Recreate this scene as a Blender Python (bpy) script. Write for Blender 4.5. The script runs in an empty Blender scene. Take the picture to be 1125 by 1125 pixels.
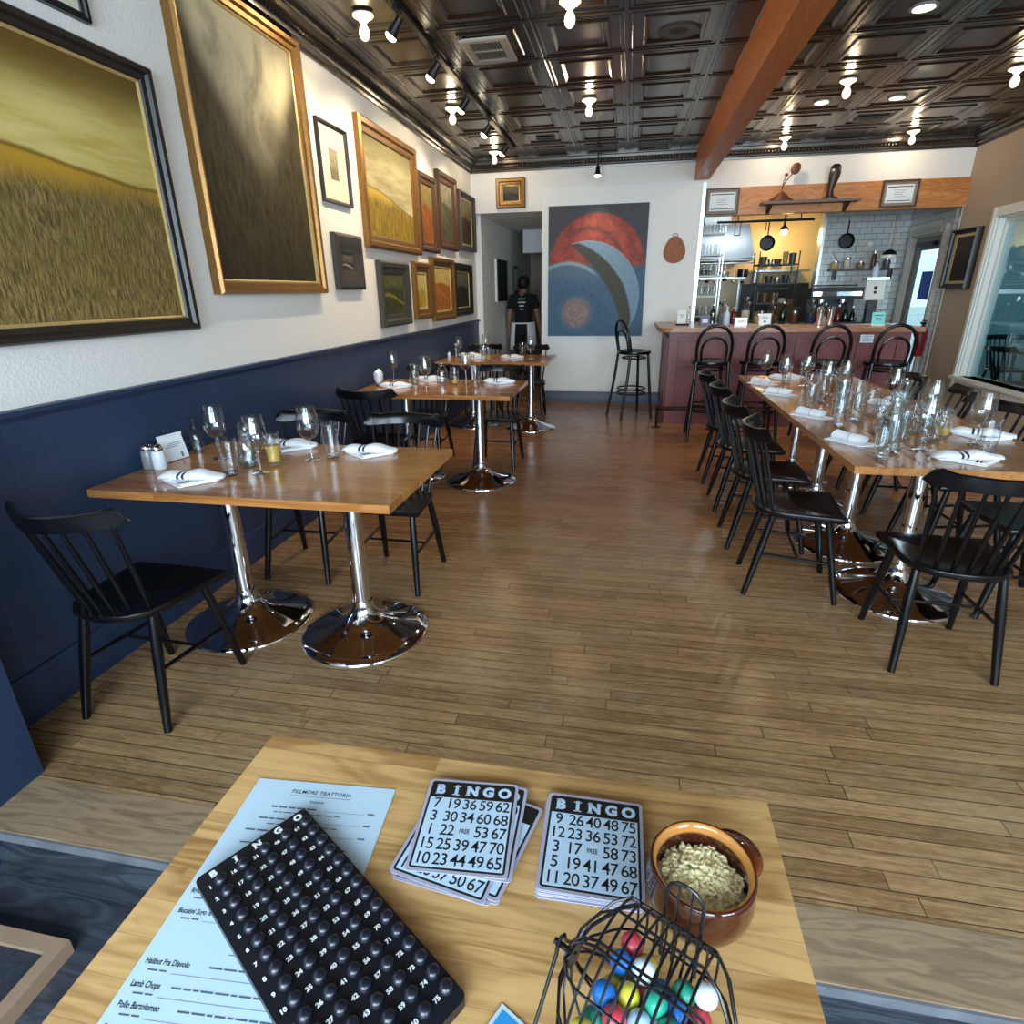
import bpy, bmesh, math, random
from mathutils import Vector, Matrix
random.seed(7)
PI = math.pi
C = bpy.context.scene.collection
SC = bpy.context.scene

# ---------------------------------------------------------------- camera
cam_d = bpy.data.cameras.new('camera')
cam = bpy.data.objects.new('camera', cam_d)
C.objects.link(cam)
cam_d.sensor_width = 36.0
cam_d.sensor_fit = 'HORIZONTAL'
cam_d.lens = 36.0 * 635.56 / 1125.0
cam_d.clip_start = 0.02
CAM_ROWS = [[0.982299, -0.053234, 0.179597], [0.18677, 0.351759, -0.917269], [-0.014345, 0.934576, 0.355475]]
cam.matrix_world = Matrix.Translation((0, 0, 1.45)) @ Matrix(CAM_ROWS).to_4x4()
SC.camera = cam

# ---------------------------------------------------------------- world, daylight, exposure
SC.view_settings.view_transform = 'Standard'
SC.view_settings.look = 'None'
SC.view_settings.gamma = 1
SC.view_settings.use_curve_mapping = False
SC.view_settings.exposure = 0.62
SC.cycles.transparent_max_bounces = 40
SC.cycles.max_bounces = 10
w = bpy.data.worlds.new('world'); SC.world = w
w.use_nodes = True
w.node_tree.nodes['Background'].inputs[0].default_value = (0.72, 0.87, 1.0, 1)
w.node_tree.nodes['Background'].inputs[1].default_value = 2.0

def area(name, loc, rot, sx, sy, power, col):
    d = bpy.data.lights.new(name, 'AREA'); d.shape = 'RECTANGLE'; d.size = sx; d.size_y = sy
    d.energy = power; d.color = col
    o = bpy.data.objects.new(name, d); o.location = loc; o.rotation_euler = rot; C.objects.link(o)
    return o
# daylight through the street windows behind the camera (area lights face along -Z)
area('street_window_daylight', (-0.35, -2.25, 1.75), (PI / 2, 0, 0), 2.6, 1.9, 185, (0.66, 0.84, 1.0))
area('street_window_daylight', (2.55, -2.25, 1.75), (PI / 2, 0, 0), 1.9, 1.9, 150, (0.66, 0.84, 1.0))
# ---------------------------------------------------------------- mesh builder
class MB:
    def __init__(s): s.bm = bmesh.new(); s.mi = 0
    def f(s, vs):
        try:
            fc = s.bm.faces.new(vs); fc.material_index = s.mi; return fc
        except ValueError: return None
    def v(s, p): return s.bm.verts.new(p)
    def box(s, x0, x1, y0, y1, z0, z1):
        V = [s.v(p) for p in ((x0,y0,z0),(x1,y0,z0),(x1,y1,z0),(x0,y1,z0),(x0,y0,z1),(x1,y0,z1),(x1,y1,z1),(x0,y1,z1))]
        for q in ((0,3,2,1),(4,5,6,7),(0,1,5,4),(1,2,6,5),(2,3,7,6),(3,0,4,7)): s.f([V[i] for i in q])
        return s
    def rings(s, rings, cap0=True, cap1=True, closed=True):
        R = [[s.v(p) for p in r] for r in rings]
        n = len(R[0])
        for a, b in zip(R, R[1:]):
            for i in range(n if closed else n - 1):
                j = (i + 1) % n
                s.f([a[i], a[j], b[j], b[i]])
        if cap0: s.f(R[0][::-1])
        if cap1: s.f(R[-1])
        return R
    def tube(s, pts, r, seg=8, closed=False, caps=True):
        P = [Vector(p) for p in pts]; n = len(P)
        rad = r if isinstance(r, (list, tuple)) else [r] * n
        T = []
        for i in range(n):
            if closed: t = P[(i + 1) % n] - P[i - 1]
            else: t = P[min(i + 1, n - 1)] - P[max(i - 1, 0)]
            T.append(t.normalized())
        u = T[0].cross(Vector((0.3, 0.2, 1)));
        if u.length < 1e-3: u = T[0].cross(Vector((1, 0, 0)))
        u.normalize()
        rings = []
        for i in range(n):
            u = (u - T[i] * u.dot(T[i])).normalized(); w_ = T[i].cross(u)
            rings.append([P[i] + (u * math.cos(2*PI*k/seg) + w_ * math.sin(2*PI*k/seg)) * rad[i] for k in range(seg)])
        if closed:
            R = [[s.v(p) for p in q] for q in rings]
            best = min(range(seg), key=lambda k: (R[-1][0].co - R[0][k].co).length)
            R.append(R[0][best:] + R[0][:best])
            for a, b in zip(R, R[1:]):
                for i in range(seg): s.f([a[i], a[(i+1)%seg], b[(i+1)%seg], b[i]])
        else: s.rings(rings, caps, caps)
        return s
    def lathe(s, prof, seg=24, c=(0, 0, 0), axis=2):
        rings = []
        for r, z in prof:
            q = []
            for k in range(seg):
                a = 2*PI*k/seg; p = (max(r, 1e-4)*math.cos(a), max(r, 1e-4)*math.sin(a), z)
                if axis == 1: p = (p[0], -p[2], p[1])
                if axis == 0: p = (p[2], p[0], p[1])
                q.append((c[0]+p[0], c[1]+p[1], c[2]+p[2]))
            rings.append(q)
        s.rings(rings, True, True); return s
    def prism(s, poly, z0, z1, axis=2):
        def m(p, z): return (p[0], p[1], z) if axis == 2 else ((p[0], z, p[1]) if axis == 1 else (z, p[0], p[1]))
        s.rings([[m(p, z0) for p in poly], [m(p, z1) for p in poly]]); return s
    def quad(s, a, b, c, d): s.f([s.v(a), s.v(b), s.v(c), s.v(d)]); return s
    def ball(s, c, r, seg=12, sz=1.0):
        n = seg // 2
        s.lathe([(r*math.sin(PI*i/n), -r*math.cos(PI*i/n)*sz) for i in range(n + 1)], seg, c); return s
    def text(s, txt, size, loc, off=0.0, spacing=1.0, align='CENTER', M=None, squash=1.0):
        cu = bpy.data.curves.new('t', 'FONT'); cu.body = txt; cu.size = size; cu.offset = off
        cu.align_x = align; cu.align_y = 'CENTER'; cu.space_character = spacing; cu.resolution_u = 3
        ob = bpy.data.objects.new('t', cu); C.objects.link(ob)
        me = bpy.data.meshes.new_from_object(ob.evaluated_get(bpy.context.evaluated_depsgraph_get()))
        bpy.data.objects.remove(ob); bpy.data.curves.remove(cu)
        vs = []
        for v_ in me.vertices:
            p = Vector((v_.co.x * squash + loc[0], v_.co.y + loc[1], loc[2]))
            vs.append(s.v(M @ p if M else p))
        for pl in me.polygons: s.f([vs[i] for i in pl.vertices])
        bpy.data.meshes.remove(me); return s
    def xf(s, M):
        bmesh.ops.transform(s.bm, matrix=M, verts=s.bm.verts); return s
    def bevel(s, w_, seg=2, ang=30):
        e = [x for x in s.bm.edges if len(x.link_faces) == 2 and x.calc_face_angle(0) > math.radians(ang)]
        bmesh.ops.bevel(s.bm, geom=e, offset=w_, segments=seg, affect='EDGES', profile=0.6); return s
    def obj(s, name, mats, parent=None, smooth=40, recalc=True):
        if recalc: bmesh.ops.recalc_face_normals(s.bm, faces=s.bm.faces)
        me = bpy.data.meshes.new(name); s.bm.to_mesh(me); s.bm.free()
        for m in (mats if isinstance(mats, (list, tuple)) else [mats]): me.materials.append(m)
        if smooth:
            me.shade_smooth(); me.set_sharp_from_angle(angle=math.radians(smooth))
        o = bpy.data.objects.new(name, me); C.objects.link(o)
        if parent: o.parent = parent
        return o

def tag(o, label, cat, group=None, kind=None):
    o['label'] = label; o['category'] = cat
    if group: o['group'] = group
    if kind: o['kind'] = kind
    return o
def thing(name, label, cat, loc=(0, 0, 0), rz=0, group=None, rot=None):
    o = bpy.data.objects.new(name, None); C.objects.link(o); o.empty_display_size = 0.05
    o.location = loc; o.rotation_euler = rot or (0, 0, rz)
    return tag(o, label, cat, group)
def solo(name, mb, mat, label, cat, loc=(0, 0, 0), rz=0, group=None, smooth=40, rot=None):
    o = mb.obj(name, mat, None, smooth); o.location = loc; o.rotation_euler = rot or (0, 0, rz)
    return tag(o, label, cat, group)
def struct(name, mb, mat, label=None, smooth=40):
    o = mb.obj(name, mat, None, smooth); o['kind'] = 'structure'
    if label: o['label'] = label
    return o
def kids(o): return [c for c in list(o.children)]
def dup(root, loc, rz=0, label=None, group=None, scale=None):
    def cp(o, par):
        c = o.copy(); C.objects.link(c)
        if par: c.parent = par
        for k in kids(o): cp(k, c)
        return c
    r = cp(root, None); r.location = loc; r.rotation_euler = (0, 0, rz)
    if scale: r.scale = (scale,) * 3
    if label: r['label'] = label
    if group: r['group'] = group
    return r

# ---------------------------------------------------------------- procedural material helpers
def s2l(c):
    c = c / 255.0
    return c / 12.92 if c <= 0.04045 else ((c + 0.055) / 1.055) ** 2.4
def rgb(r, g, b): return (s2l(r), s2l(g), s2l(b), 1.0)
class G:
    """small node-graph writer"""
    def __init__(s, name):
        s.m = bpy.data.materials.new(name); s.m.use_nodes = True; s.t = s.m.node_tree; s.n = s.t.nodes
        s.b = s.n['Principled BSDF']; s.out = s.n['Material Output']
    def put(s, sock, val):
        if isinstance(val, E_): val = val.k
        if isinstance(val, bpy.types.NodeSocket): s.t.links.new(val, sock)
        else:
            if sock.type == 'RGBA' and len(val) == 3: val = (*val, 1)
            sock.default_value = val
    def math(s, op, *a):
        n = s.n.new('ShaderNodeMath'); n.operation = op
        for i, x in enumerate(a): s.put(n.inputs[i], x)
        return E_(s, n.outputs[0])
    def co(s, kind='Object'): return E_(s, s.n.new('ShaderNodeTexCoord').outputs[kind])
    def xyz(s, v):
        n = s.n.new('ShaderNodeSeparateXYZ'); s.put(n.inputs[0], v)
        return [E_(s, n.outputs[i]) for i in range(3)]
    def vec(s, x, y, z=0.0):
        n = s.n.new('ShaderNodeCombineXYZ')
        for i, q in enumerate((x, y, z)): s.put(n.inputs[i], q)
        return E_(s, n.outputs[0])
    def noise(s, v, scale=5.0, detail=3.0, rough=0.5, dist=0.0):
        n = s.n.new('ShaderNodeTexNoise'); s.put(n.inputs['Vector'], v)
        for k, x in (('Scale', scale), ('Detail', detail), ('Roughness', rough), ('Distortion', dist)): s.put(n.inputs[k], x)
        return E_(s, n.outputs[0])
    def white(s, v):
        n = s.n.new('ShaderNodeTexWhiteNoise'); n.noise_dimensions = '3D'; s.put(n.inputs['Vector'], v)
        return E_(s, n.outputs['Value'])
    def step(s, x, a, b, lo=0.0, hi=1.0):
        n = s.n.new('ShaderNodeMapRange'); n.interpolation_type = 'SMOOTHSTEP'
        for i, q in enumerate((x, a, b, lo, hi)): s.put(n.inputs[i], q)
        return E_(s, n.outputs[0])
    def mix(s, fac, a, b, mode='MIX'):
        n = s.n.new('ShaderNodeMix'); n.data_type = 'RGBA'; n.blend_type = mode; n.clamp_factor = True
        s.put(n.inputs[0], fac); s.put(n.inputs[6], a); s.put(n.inputs[7], b)
        return E_(s, n.outputs[2])
    def bump(s, h, strength=0.3, dist=0.01):
        n = s.n.new('ShaderNodeBump'); n.inputs['Strength'].default_value = strength; n.inputs['Distance'].default_value = dist
        s.put(n.inputs['Height'], h); s.t.links.new(n.outputs[0], s.b.inputs['Normal'])
    def set(s, **k):
        for a, v in k.items():
            s.put(s.b.inputs[{'col': 'Base Color', 'rough': 'Roughness', 'metal': 'Metallic', 'spec': 'Specular IOR Level', 'coat': 'Coat Weight', 'coatr': 'Coat Roughness', 'emis': 'Emission Color', 'es': 'Emission Strength', 'trans': 'Transmission Weight', 'ior': 'IOR', 'alpha': 'Alpha', 'sheen': 'Sheen Weight'}[a]], v)
        return s
class E_:
    def __init__(s, g, k): s.g = g; s.k = k
    def __add__(s, o): return s.g.math('ADD', s, o)
    __radd__ = __add__
    def __sub__(s, o): return s.g.math('SUBTRACT', s, o)
    def __rsub__(s, o): return s.g.math('SUBTRACT', o, s)
    def __mul__(s, o): return s.g.math('MULTIPLY', s, o)
    __rmul__ = __mul__
    def __truediv__(s, o): return s.g.math('DIVIDE', s, o)
    def floor(s): return s.g.math('FLOOR', s)
    def fract(s): return s.g.math('FRACT', s)
    def abs(s): return s.g.math('ABSOLUTE', s)
    def sin(s): return s.g.math('SINE', s)
    def sqrt(s): return s.g.math('SQRT', s)

def plain(name, col, rough=0.5, metal=0.0, var=0.06, scale=30.0, bump=0.0, **k):
    g = G(name); n = g.noise(g.co(), scale, 4)
    d = tuple(c * (1 - var * 2) for c in col[:3]); l = tuple(min(1, c * (1 + var * 2)) for c in col[:3])
    g.set(col=g.mix(n, d, l), rough=rough, metal=metal, **k)
    if bump: g.bump(n, bump, 0.005)
    return g.m
def wood(name, dark, light, scale=1.0, axis=0, rough=0.35, plank=None, along=1.2, coat=0.0, grain=1.0):
    """wood grain running along `axis`; plank = strip width across it"""
    g = G(name); P = g.xyz(g.co()); a = P[axis]; b = P[1 if axis == 0 else 0]; c = P[2]
    if plank:
        row = (b / plank).floor(); r1 = g.white(g.vec(row, 3.7, 1.1))
        xs = a + r1 * 5.0; brd = (xs / along).floor()
        tone = g.white(g.vec(row, brd, 2.3))
    else: tone = E_(g, g.n.new('ShaderNodeObjectInfo').outputs['Random']) * 0.5 + 0.25; r1 = tone
    v = g.vec(a * (2.0 * scale) + tone * 9.0, b * (38.0 * scale) + tone * 17.0, c * 38.0 * scale)
    n1 = g.noise(v, 1.0, 5, 0.6, 0.6)
    n2 = g.noise(g.vec(a * 1.2 + tone * 4.0, b * 7.0 + tone * 31.0, c * 7.0), 1.4, 3, 0.5, 1.5)
    ring = ((n2 * 34.0).sin() * 0.5 + 0.5)
    fac = g.step(n1 * (0.55 * grain) + ring * (0.22 * grain) + tone * 0.42, 0.2, 0.95)
    col = g.mix(fac, dark, light)
    if plank:
        e = (b / plank).fract(); ed = g.step((e - 0.5).abs(), 0.487, 0.5)
        col = g.mix(ed * 0.55, col, tuple(x * 0.35 for x in dark[:3]))
    g.set(col=col, rough=rough, coat=coat)
    g.bump(n1, 0.08, 0.002)
    return g.m
def glassy(name, tint=(0.97, 0.99, 0.99), refl=1.0, rough=0.0):
    g = G(name); t = g.t
    tr = g.n.new('ShaderNodeBsdfTransparent'); tr.inputs[0].default_value = (*tint, 1)
    gl = g.n.new('ShaderNodeBsdfGlossy'); gl.inputs['Roughness'].default_value = rough
    lw = g.n.new('ShaderNodeLayerWeight'); lw.inputs[0].default_value = 0.5
    f = g.math('MINIMUM', (g.math('POWER', E_(g, lw.outputs['Facing']), 3.2) * 0.9 + 0.075) * refl, 1.0)
    mx = g.n.new('ShaderNodeMixShader'); g.put(mx.inputs[0], f)
    t.links.new(tr.outputs[0], mx.inputs[1]); t.links.new(gl.outputs[0], mx.inputs[2]); t.links.new(mx.outputs[0], g.out.inputs[0])
    return g.m
def glow(name, col, strength):
    g = G(name); n = g.noise(g.co(), 8.0); g.set(col=col, emis=g.mix(n, col, tuple(min(1, c * 1.05) for c in col[:3])), es=strength, rough=0.3); return g.m

M = {}
M['wall'] = plain('warm white textured plaster', rgb(232, 230, 224), 0.85, var=0.02, scale=90, bump=0.35)
M['navy'] = None
M['panelwhite'] = plain('white painted board', rgb(236, 236, 230), 0.6, var=0.015, scale=20)
M['taupe'] = plain('taupe painted plaster', rgb(176, 160, 142), 0.8, var=0.03, scale=60, bump=0.15)
M['trimwhite'] = plain('white gloss trim paint', rgb(228, 232, 226), 0.35, var=0.02)
M['baseblue'] = plain('grey blue skirting paint', rgb(62, 74, 92), 0.45)
M['black'] = plain('black satin lacquer', rgb(11, 11, 14), 0.25, var=0.1, spec=0.38)
M['blackmetal'] = plain('matt black metal', rgb(20, 20, 22), 0.4, metal=0.3)
M['chrome'] = plain('polished chrome', rgb(222, 222, 226), 0.05, metal=1.0, var=0.01)
M['steel'] = plain('brushed stainless steel', rgb(190, 196, 198), 0.28, metal=1.0, var=0.04, scale=60)
M['linen'] = plain('white linen', rgb(236, 238, 242), 0.9, var=0.02, scale=200, bump=0.2, sheen=0.3)
M['navystripe'] = plain('navy woven stripe', rgb(28, 36, 66), 0.9)
M['paper'] = plain('white paper', rgb(228, 236, 240), 0.7, var=0.015)
M['glass'] = glassy('clear drinking glass', (0.965, 0.98, 0.98))
M['glassthick'] = glassy('thick clear glass', (0.90, 0.94, 0.96), 3.0)
M['pane'] = glassy('window pane', (0.80, 0.95, 0.97), 1.2)
M['ink'] = plain('black printing ink', rgb(18, 18, 20), 0.5)
M['inkwhite'] = plain('white printing ink', rgb(236, 242, 244), 0.55, var=0.01)
M['porcelain'] = plain('white porcelain', rgb(240, 236, 226), 0.25, var=0.01)
M['tabletop'] = wood('honey oak table top', rgb(150, 92, 42), rgb(196, 138, 78), 0.9, 0, 0.22, plank=0.09, along=2.0, coat=0.3)
M['tabletop_y'] = wood('honey oak long table top', rgb(146, 90, 44), rgb(190, 132, 76), 0.9, 1, 0.22, plank=0.09, along=2.0, coat=0.3)
M['butcher'] = wood('pale oak butcher block', rgb(150, 106, 58), rgb(214, 172, 112), 2.0, 0, 0.36, plank=0.043, along=0.5, grain=1.25)
M['header'] = wood('golden fir board', rgb(168, 100, 44), rgb(214, 150, 84), 0.5, 0, 0.4)
M['beam'] = wood('varnished fir beam', rgb(170, 92, 36), rgb(206, 122, 54), 0.5, 1, 0.45)
M['tin'] = plain('dark pressed tin', rgb(92, 88, 84), 0.25, metal=0.95, var=0.12, scale=3)
M['gold'] = plain('worn gilt moulding', rgb(138, 100, 52), 0.36, metal=0.65, var=0.16, scale=40)
M['goldpale'] = plain('pale gilt slip', rgb(206, 178, 118), 0.4, metal=0.4, var=0.1, scale=50)
M['frameblack'] = plain('black frame moulding', rgb(26, 24, 24), 0.4, var=0.1)
M['framebrown'] = plain('dark walnut frame moulding', rgb(74, 48, 32), 0.4, var=0.15)
M['framegrey'] = plain('charcoal frame moulding', rgb(58, 54, 50), 0.45, var=0.12)
M['mat'] = plain('cream mount card', rgb(214, 208, 184), 0.9, var=0.01)
M['maroon'] = wood('wine stained bar panelling', rgb(86, 34, 34), rgb(132, 62, 58), 0.6, 2, 0.42)
M['barwood'] = wood('oiled bar top', rgb(140, 84, 48), rgb(190, 130, 84), 0.6, 0, 0.3)
M['brown'] = plain('brown wood carving', rgb(84, 44, 28), 0.5, var=0.2)
M['skin'] = plain('skin', rgb(146, 104, 82), 0.55, var=0.04)
M['hair'] = plain('dark hair', rgb(20, 17, 16), 0.6, var=0.2)
M['tee'] = plain('black cotton', rgb(18, 18, 20), 0.9, var=0.1)
M['dark'] = plain('dark grey plastic', rgb(30, 31, 34), 0.45)
M['red'] = plain('red enamel', rgb(150, 26, 26), 0.3)
M['bluesign'] = plain('blue printed sign', rgb(46, 92, 190), 0.5)
M['cyan'] = plain('turquoise printed sign', rgb(120, 214, 210), 0.5)
M['bulb'] = glow('lit bulb glass', (1.0, 0.80, 0.52), 14.0)
M['bulbhot'] = glow('lit spot lamp face', (1.0, 0.85, 0.60), 22.0)
M['warmglass'] = None
def _bulbglass():
    g = G('glowing clear bulb glass'); tr = g.n.new('ShaderNodeBsdfTransparent'); em = g.n.new('ShaderNodeEmission')
    em.inputs[0].default_value = (1.0, 0.84, 0.60, 1); em.inputs[1].default_value = 3.0
    lw = g.n.new('ShaderNodeLayerWeight'); lw.inputs[0].default_value = 0.4
    mx = g.n.new('ShaderNodeMixShader'); g.put(mx.inputs[0], g.math('MULTIPLY_ADD', E_(g, lw.outputs['Facing']), 0.25, 0.18))
    g.t.links.new(tr.outputs[0], mx.inputs[1]); g.t.links.new(em.outputs[0], mx.inputs[2]); g.t.links.new(mx.outputs[0], g.out.inputs[0])
    return g.m
M['warmglass'] = _bulbglass()
M['greyvent'] = plain('grey vent paint', rgb(150, 146, 138), 0.5)
M['voiddark'] = plain('dark vent interior', rgb(14, 14, 14), 0.9)

def _navy():
    g = G('navy beadboard paint'); x, y, z = g.xyz(g.co())
    f = ((y / 0.045).fract() - 0.5).abs(); gr = g.step(f, 0.44, 0.5)
    on = g.step(z, 0.185, 0.19)
    h = 1.0 - gr * on
    n = g.noise(g.co(), 4.0, 4)
    c = g.mix(n, rgb(32, 50, 78), rgb(44, 62, 92))
    g.set(col=c, rough=0.42); g.bump(h, 0.35, 0.004); return g.m
M['navy'] = _navy()
M['navyflat'] = plain('navy paint', rgb(36, 54, 84), 0.42, var=0.08, scale=5)

def _floor(name, c0, c1, c2, pl=0.0572, ox=0.0):
    g = G(name); x, y, z = g.xyz(g.co())
    row = ((y + ox) / pl).floor(); rr = g.white(g.vec(row, 1.3, 4.1))
    xs = x + rr * 3.0; L = 0.9; brd = (xs / L).floor()
    tone = g.white(g.vec(row, brd, 0.7))
    n1 = g.noise(g.vec(x * 3.0 + tone * 11.0, y * 60.0, tone * 7.0), 1.0, 6, 0.65, 0.5)
    n2 = g.noise(g.vec(x * 1.1, y * 9.0 + tone * 20.0, tone * 9.0), 2.0, 3, 0.5, 1.2)
    ring = (n2 * 40.0).sin() * 0.5 + 0.5
    fac = g.step(n1 * 0.80 + tone * 0.24 + ring * 0.14, 0.25, 0.95)
    col = g.mix(fac, c0, c1)
    wear = g.step(g.noise(g.vec(x * 0.9, y * 1.6, 0.0), 1.3, 5, 0.6), 0.45, 0.72)
    col = g.mix(wear * 0.55, col, c2)
    mot = g.noise(g.vec(x * 22.0, y * 46.0, 3.0), 1.0, 6, 0.75)
    col = g.mix(g.step(mot, 0.45, 0.75) * 0.45, col, tuple(c * 0.62 for c in c0[:3]))
    col = g.mix(g.step(mot, 0.48, 0.25) * 0.30, col, rgb(206, 172, 126))
    warm = g.step(y + g.noise(g.vec(x, y, 5.0), 0.8, 2) * 1.5, 2.3, 5.6)      # boards blend to a warmer brown towards the back
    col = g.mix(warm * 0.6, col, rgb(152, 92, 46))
    scuff = g.step(g.noise(g.vec(x * 2.0, y * 14.0, 2.0), 1.6, 6, 0.7), 0.60, 0.78)
    col = g.mix(scuff * 0.5, col, rgb(60, 46, 36))
    ey = g.step((((y + ox) / pl).fract() - 0.5).abs(), 0.45, 0.49)
    ex = g.step(((xs / L).fract() - 0.5).abs(), 0.4975, 0.4995)
    gap = g.math('MAXIMUM', ey, ex)
    gn = g.step(g.noise(g.vec(x * 1.5, row * 3.1, 0.0), 2.0, 2), 0.3, 0.6) * 0.5 + 0.5
    col = g.mix(gap * gn, col, rgb(34, 24, 18))
    rough = g.step(n1 + wear * 0.3, 0.2, 1.2, 0.18, 0.42)
    g.set(col=col, rough=rough); g.bump(1.0 - gap * 0.8 + n1 * 0.12, 0.35, 0.002)
    return g.m
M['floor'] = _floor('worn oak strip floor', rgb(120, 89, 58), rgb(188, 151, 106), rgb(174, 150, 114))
M['nosing'] = wood('worn wide oak nosing', rgb(98, 78, 58), rgb(166, 142, 112), 1.2, 0, 0.5)
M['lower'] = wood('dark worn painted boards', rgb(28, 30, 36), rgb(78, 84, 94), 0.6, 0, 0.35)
M['bluewood'] = plain('worn blue painted wood', rgb(104, 108, 114), 0.6, var=0.3, scale=12)
M['brownboard'] = wood('warm brown board', rgb(126, 66, 32), rgb(164, 96, 52), 0.9, 2, 0.6)
def _tile():
    g = G('white subway tile'); x, y, z = g.xyz(g.co())
    u = x + y; row = (z / 0.076).floor(); off = g.math('MODULO', row, 2.0) * 0.076
    ex = g.step((((u + off) / 0.152).fract() - 0.5).abs(), 0.475, 0.49); ez = g.step(((z / 0.076).fract() - 0.5).abs(), 0.455, 0.48)
    e = g.math('MAXIMUM', ex, ez)
    g.set(col=g.mix(e, rgb(196, 200, 196), rgb(96, 98, 96)), rough=g.step(e, 0, 1, 0.15, 0.8)); g.bump(1.0 - e, 0.5, 0.004); return g.m
M['tile'] = _tile()
# ---------------------------------------------------------------- the room shell
XL, XR, YB, ZC = -2.085, 3.67, 8.2, 3.0
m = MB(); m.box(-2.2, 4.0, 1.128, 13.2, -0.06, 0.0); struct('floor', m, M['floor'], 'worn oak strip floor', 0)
m = MB(); m.box(-2.2, 3.8, -2.1, 0.985, -0.25, -0.17); struct('floor_lower', m, M['lower'], 'dark boards below the step', 0)
m = MB(); m.box(XL, XR, 0.946, 1.127, -0.035, 0.001); m.bevel(0.008, 2); struct('trim_1', m, M['nosing'], 'wide worn board along the step edge')
m = MB(); m.box(XL, XR, 0.9385, 0.9455, -0.034, -0.004); struct('trim_2', m, M['bluewood'], 'blue painted lip of the step', 0)
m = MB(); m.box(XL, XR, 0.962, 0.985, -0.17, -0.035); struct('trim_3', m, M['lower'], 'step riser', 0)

m = MB(); m.box(-2.25, XL, -2.1, 8.35, -0.25, 3.02); struct('wall_left', m, M['wall'], 'white plaster wall hung with paintings', 0)
m = MB(); m.box(XL, XL + 0.014, 1.0, 8.345, 0.0, 1.062); struct('wainscot_left', m, M['navy'], 'navy beadboard', 0)
m = MB(); m.prism([(XL, 1.055), (XL + 0.018, 1.055), (XL + 0.035, 1.075), (XL + 0.035, 1.092), (XL, 1.094)], 1.0, 8.345, 1)
struct('trim_4', m, M['navyflat'], 'navy cap rail')
m = MB(); m.prism([(XL, 0), (XL + 0.03, 0), (XL + 0.03, 0.17), (XL + 0.022, 0.185), (XL, 0.185)], 1.157, 8.345, 1)
struct('baseboard_left', m, M['navyflat'], 'tall navy skirting')
m = MB(); m.box(XL, -1.805, -2.0, 1.156, -0.17, 1.1); m.bevel(0.006, 2); struct('wall_entry_return', m, M['navyflat'], 'navy boxed end by the step')

# back wall: doorway on the left, built-out white board wall, kitchen opening on the right
m = MB(); m.box(-1.15, 0.80, 8.15, 8.30, 0, 2.66); m.bevel(0.004, 1); struct('wall_back', m, M['panelwhite'], 'white board wall behind the big painting')
m = MB(); m.box(-2.25, 4.0, 8.205, 8.35, 2.66, 3.02); m.box(XL, -1.15, 8.205, 8.35, 2.41, 2.66); m.box(0.80, 4.0, 8.205, 8.35, 2.575, 2.66)
struct('wall_back_upper', m, M['wall'], 'white wall above the openings', 0)
m = MB(); m.prism([(8.15, 0), (8.128, 0), (8.128, 0.13), (8.136, 0.145), (8.15, 0.145)], -1.15, 0.80, 0); struct('baseboard_back', m, M['baseblue'], 'grey blue skirting')
m = MB(); m.box(0.815, XR, 8.165, 8.30, 2.28, 2.575); m.bevel(0.004, 1); struct('trim_5', m, M['header'], 'golden fir header board over the kitchen opening')
m = MB(); m.box(0.795, 0.835, 8.135, 8.30, 1.0, 2.64); m.bevel(0.003, 1); struct('trim_6', m, M['steel'], 'steel corner post of the kitchen opening')
m = MB(); m.box(0.835, 2.95, 8.2, 8.30, 0, 1.0); struct('wall_kitchen_low', m, M['tile'], None, 0)

# hallway beyond the doorway
m = MB(); m.box(-2.25, -2.0, 8.351, 13, 0, 2.6); struct('wall_hall_left', m, M['wall'], 'pale hallway wall', 0)
m = MB(); m.box(-1.15, -1.05, 8.30, 13, 0, 2.6); struct('wall_hall_right', m, M['wall'], None, 0)
m = MB(); m.box(-2.0, -1.15, 8.35, 13, 2.41, 2.5); struct('ceiling_hall', m, M['wall'], None, 0)
m = MB(); m.box(-2.0, -1.15, 12.6, 12.7, 0, 2.41); struct('wall_hall_end', m, M['taupe'], None, 0)
m = MB(); m.box(-1.80, -1.15, 10.5, 10.62, 2.06, 2.41); struct('wall_hall_soffit', m, M['panelwhite'], 'white boxed soffit in the hallway', 0)
m = MB(); m.box(-1.78, -1.22, 12.55, 12.599, 0, 2.0); m.bevel(0.01, 1); dd = struct('door_1', m, plain('dark stained door', rgb(46, 36, 30), 0.5), 'dark door at the end of the hallway')
m = MB(); m.ball((0, 0, 0), 0.03, 10); m.lathe([(0.012, 0), (0.012, 0.04)], 10, axis=1); k = m.obj('door_knob', M['steel'], dd); k.location = (-1.70, 12.52, 1.0)

# right wall with the interior window; the kitchen side wall with its door
m = MB()
WY0, WY1, WZ0, WZ1 = 3.70, 7.42, 0.50, 2.10
m.box(XR, 3.80, -2.1, WY0, -0.25, 3.02); m.box(XR, 3.80, WY1, 8.2, 0, 3.02); m.box(XR, 3.80, WY0, WY1, 0, WZ0); m.box(XR, 3.80, WY0, WY1, WZ1, 3.02)
struct('wall_right', m, M['taupe'], 'taupe plaster wall', 0)
m = MB(); m.box(XR + 0.015, 3.80, 8.36, 8.52, 0, 2.9); m.box(XR + 0.015, 3.80, 9.38, 10.7, 0, 2.9); m.box(XR + 0.015, 3.80, 8.52, 9.38, 2.06, 2.9)
struct('wall_kitchen_right', m, M['tile'], 'tiled kitchen wall beside the outer door', 0)
m = MB(); m.box(XR - 0.004, XR + 0.014, 8.19, 8.215, 0, 2.28); struct('trim_7', m, M['trimwhite'], 'corner bead', 0)

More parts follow.
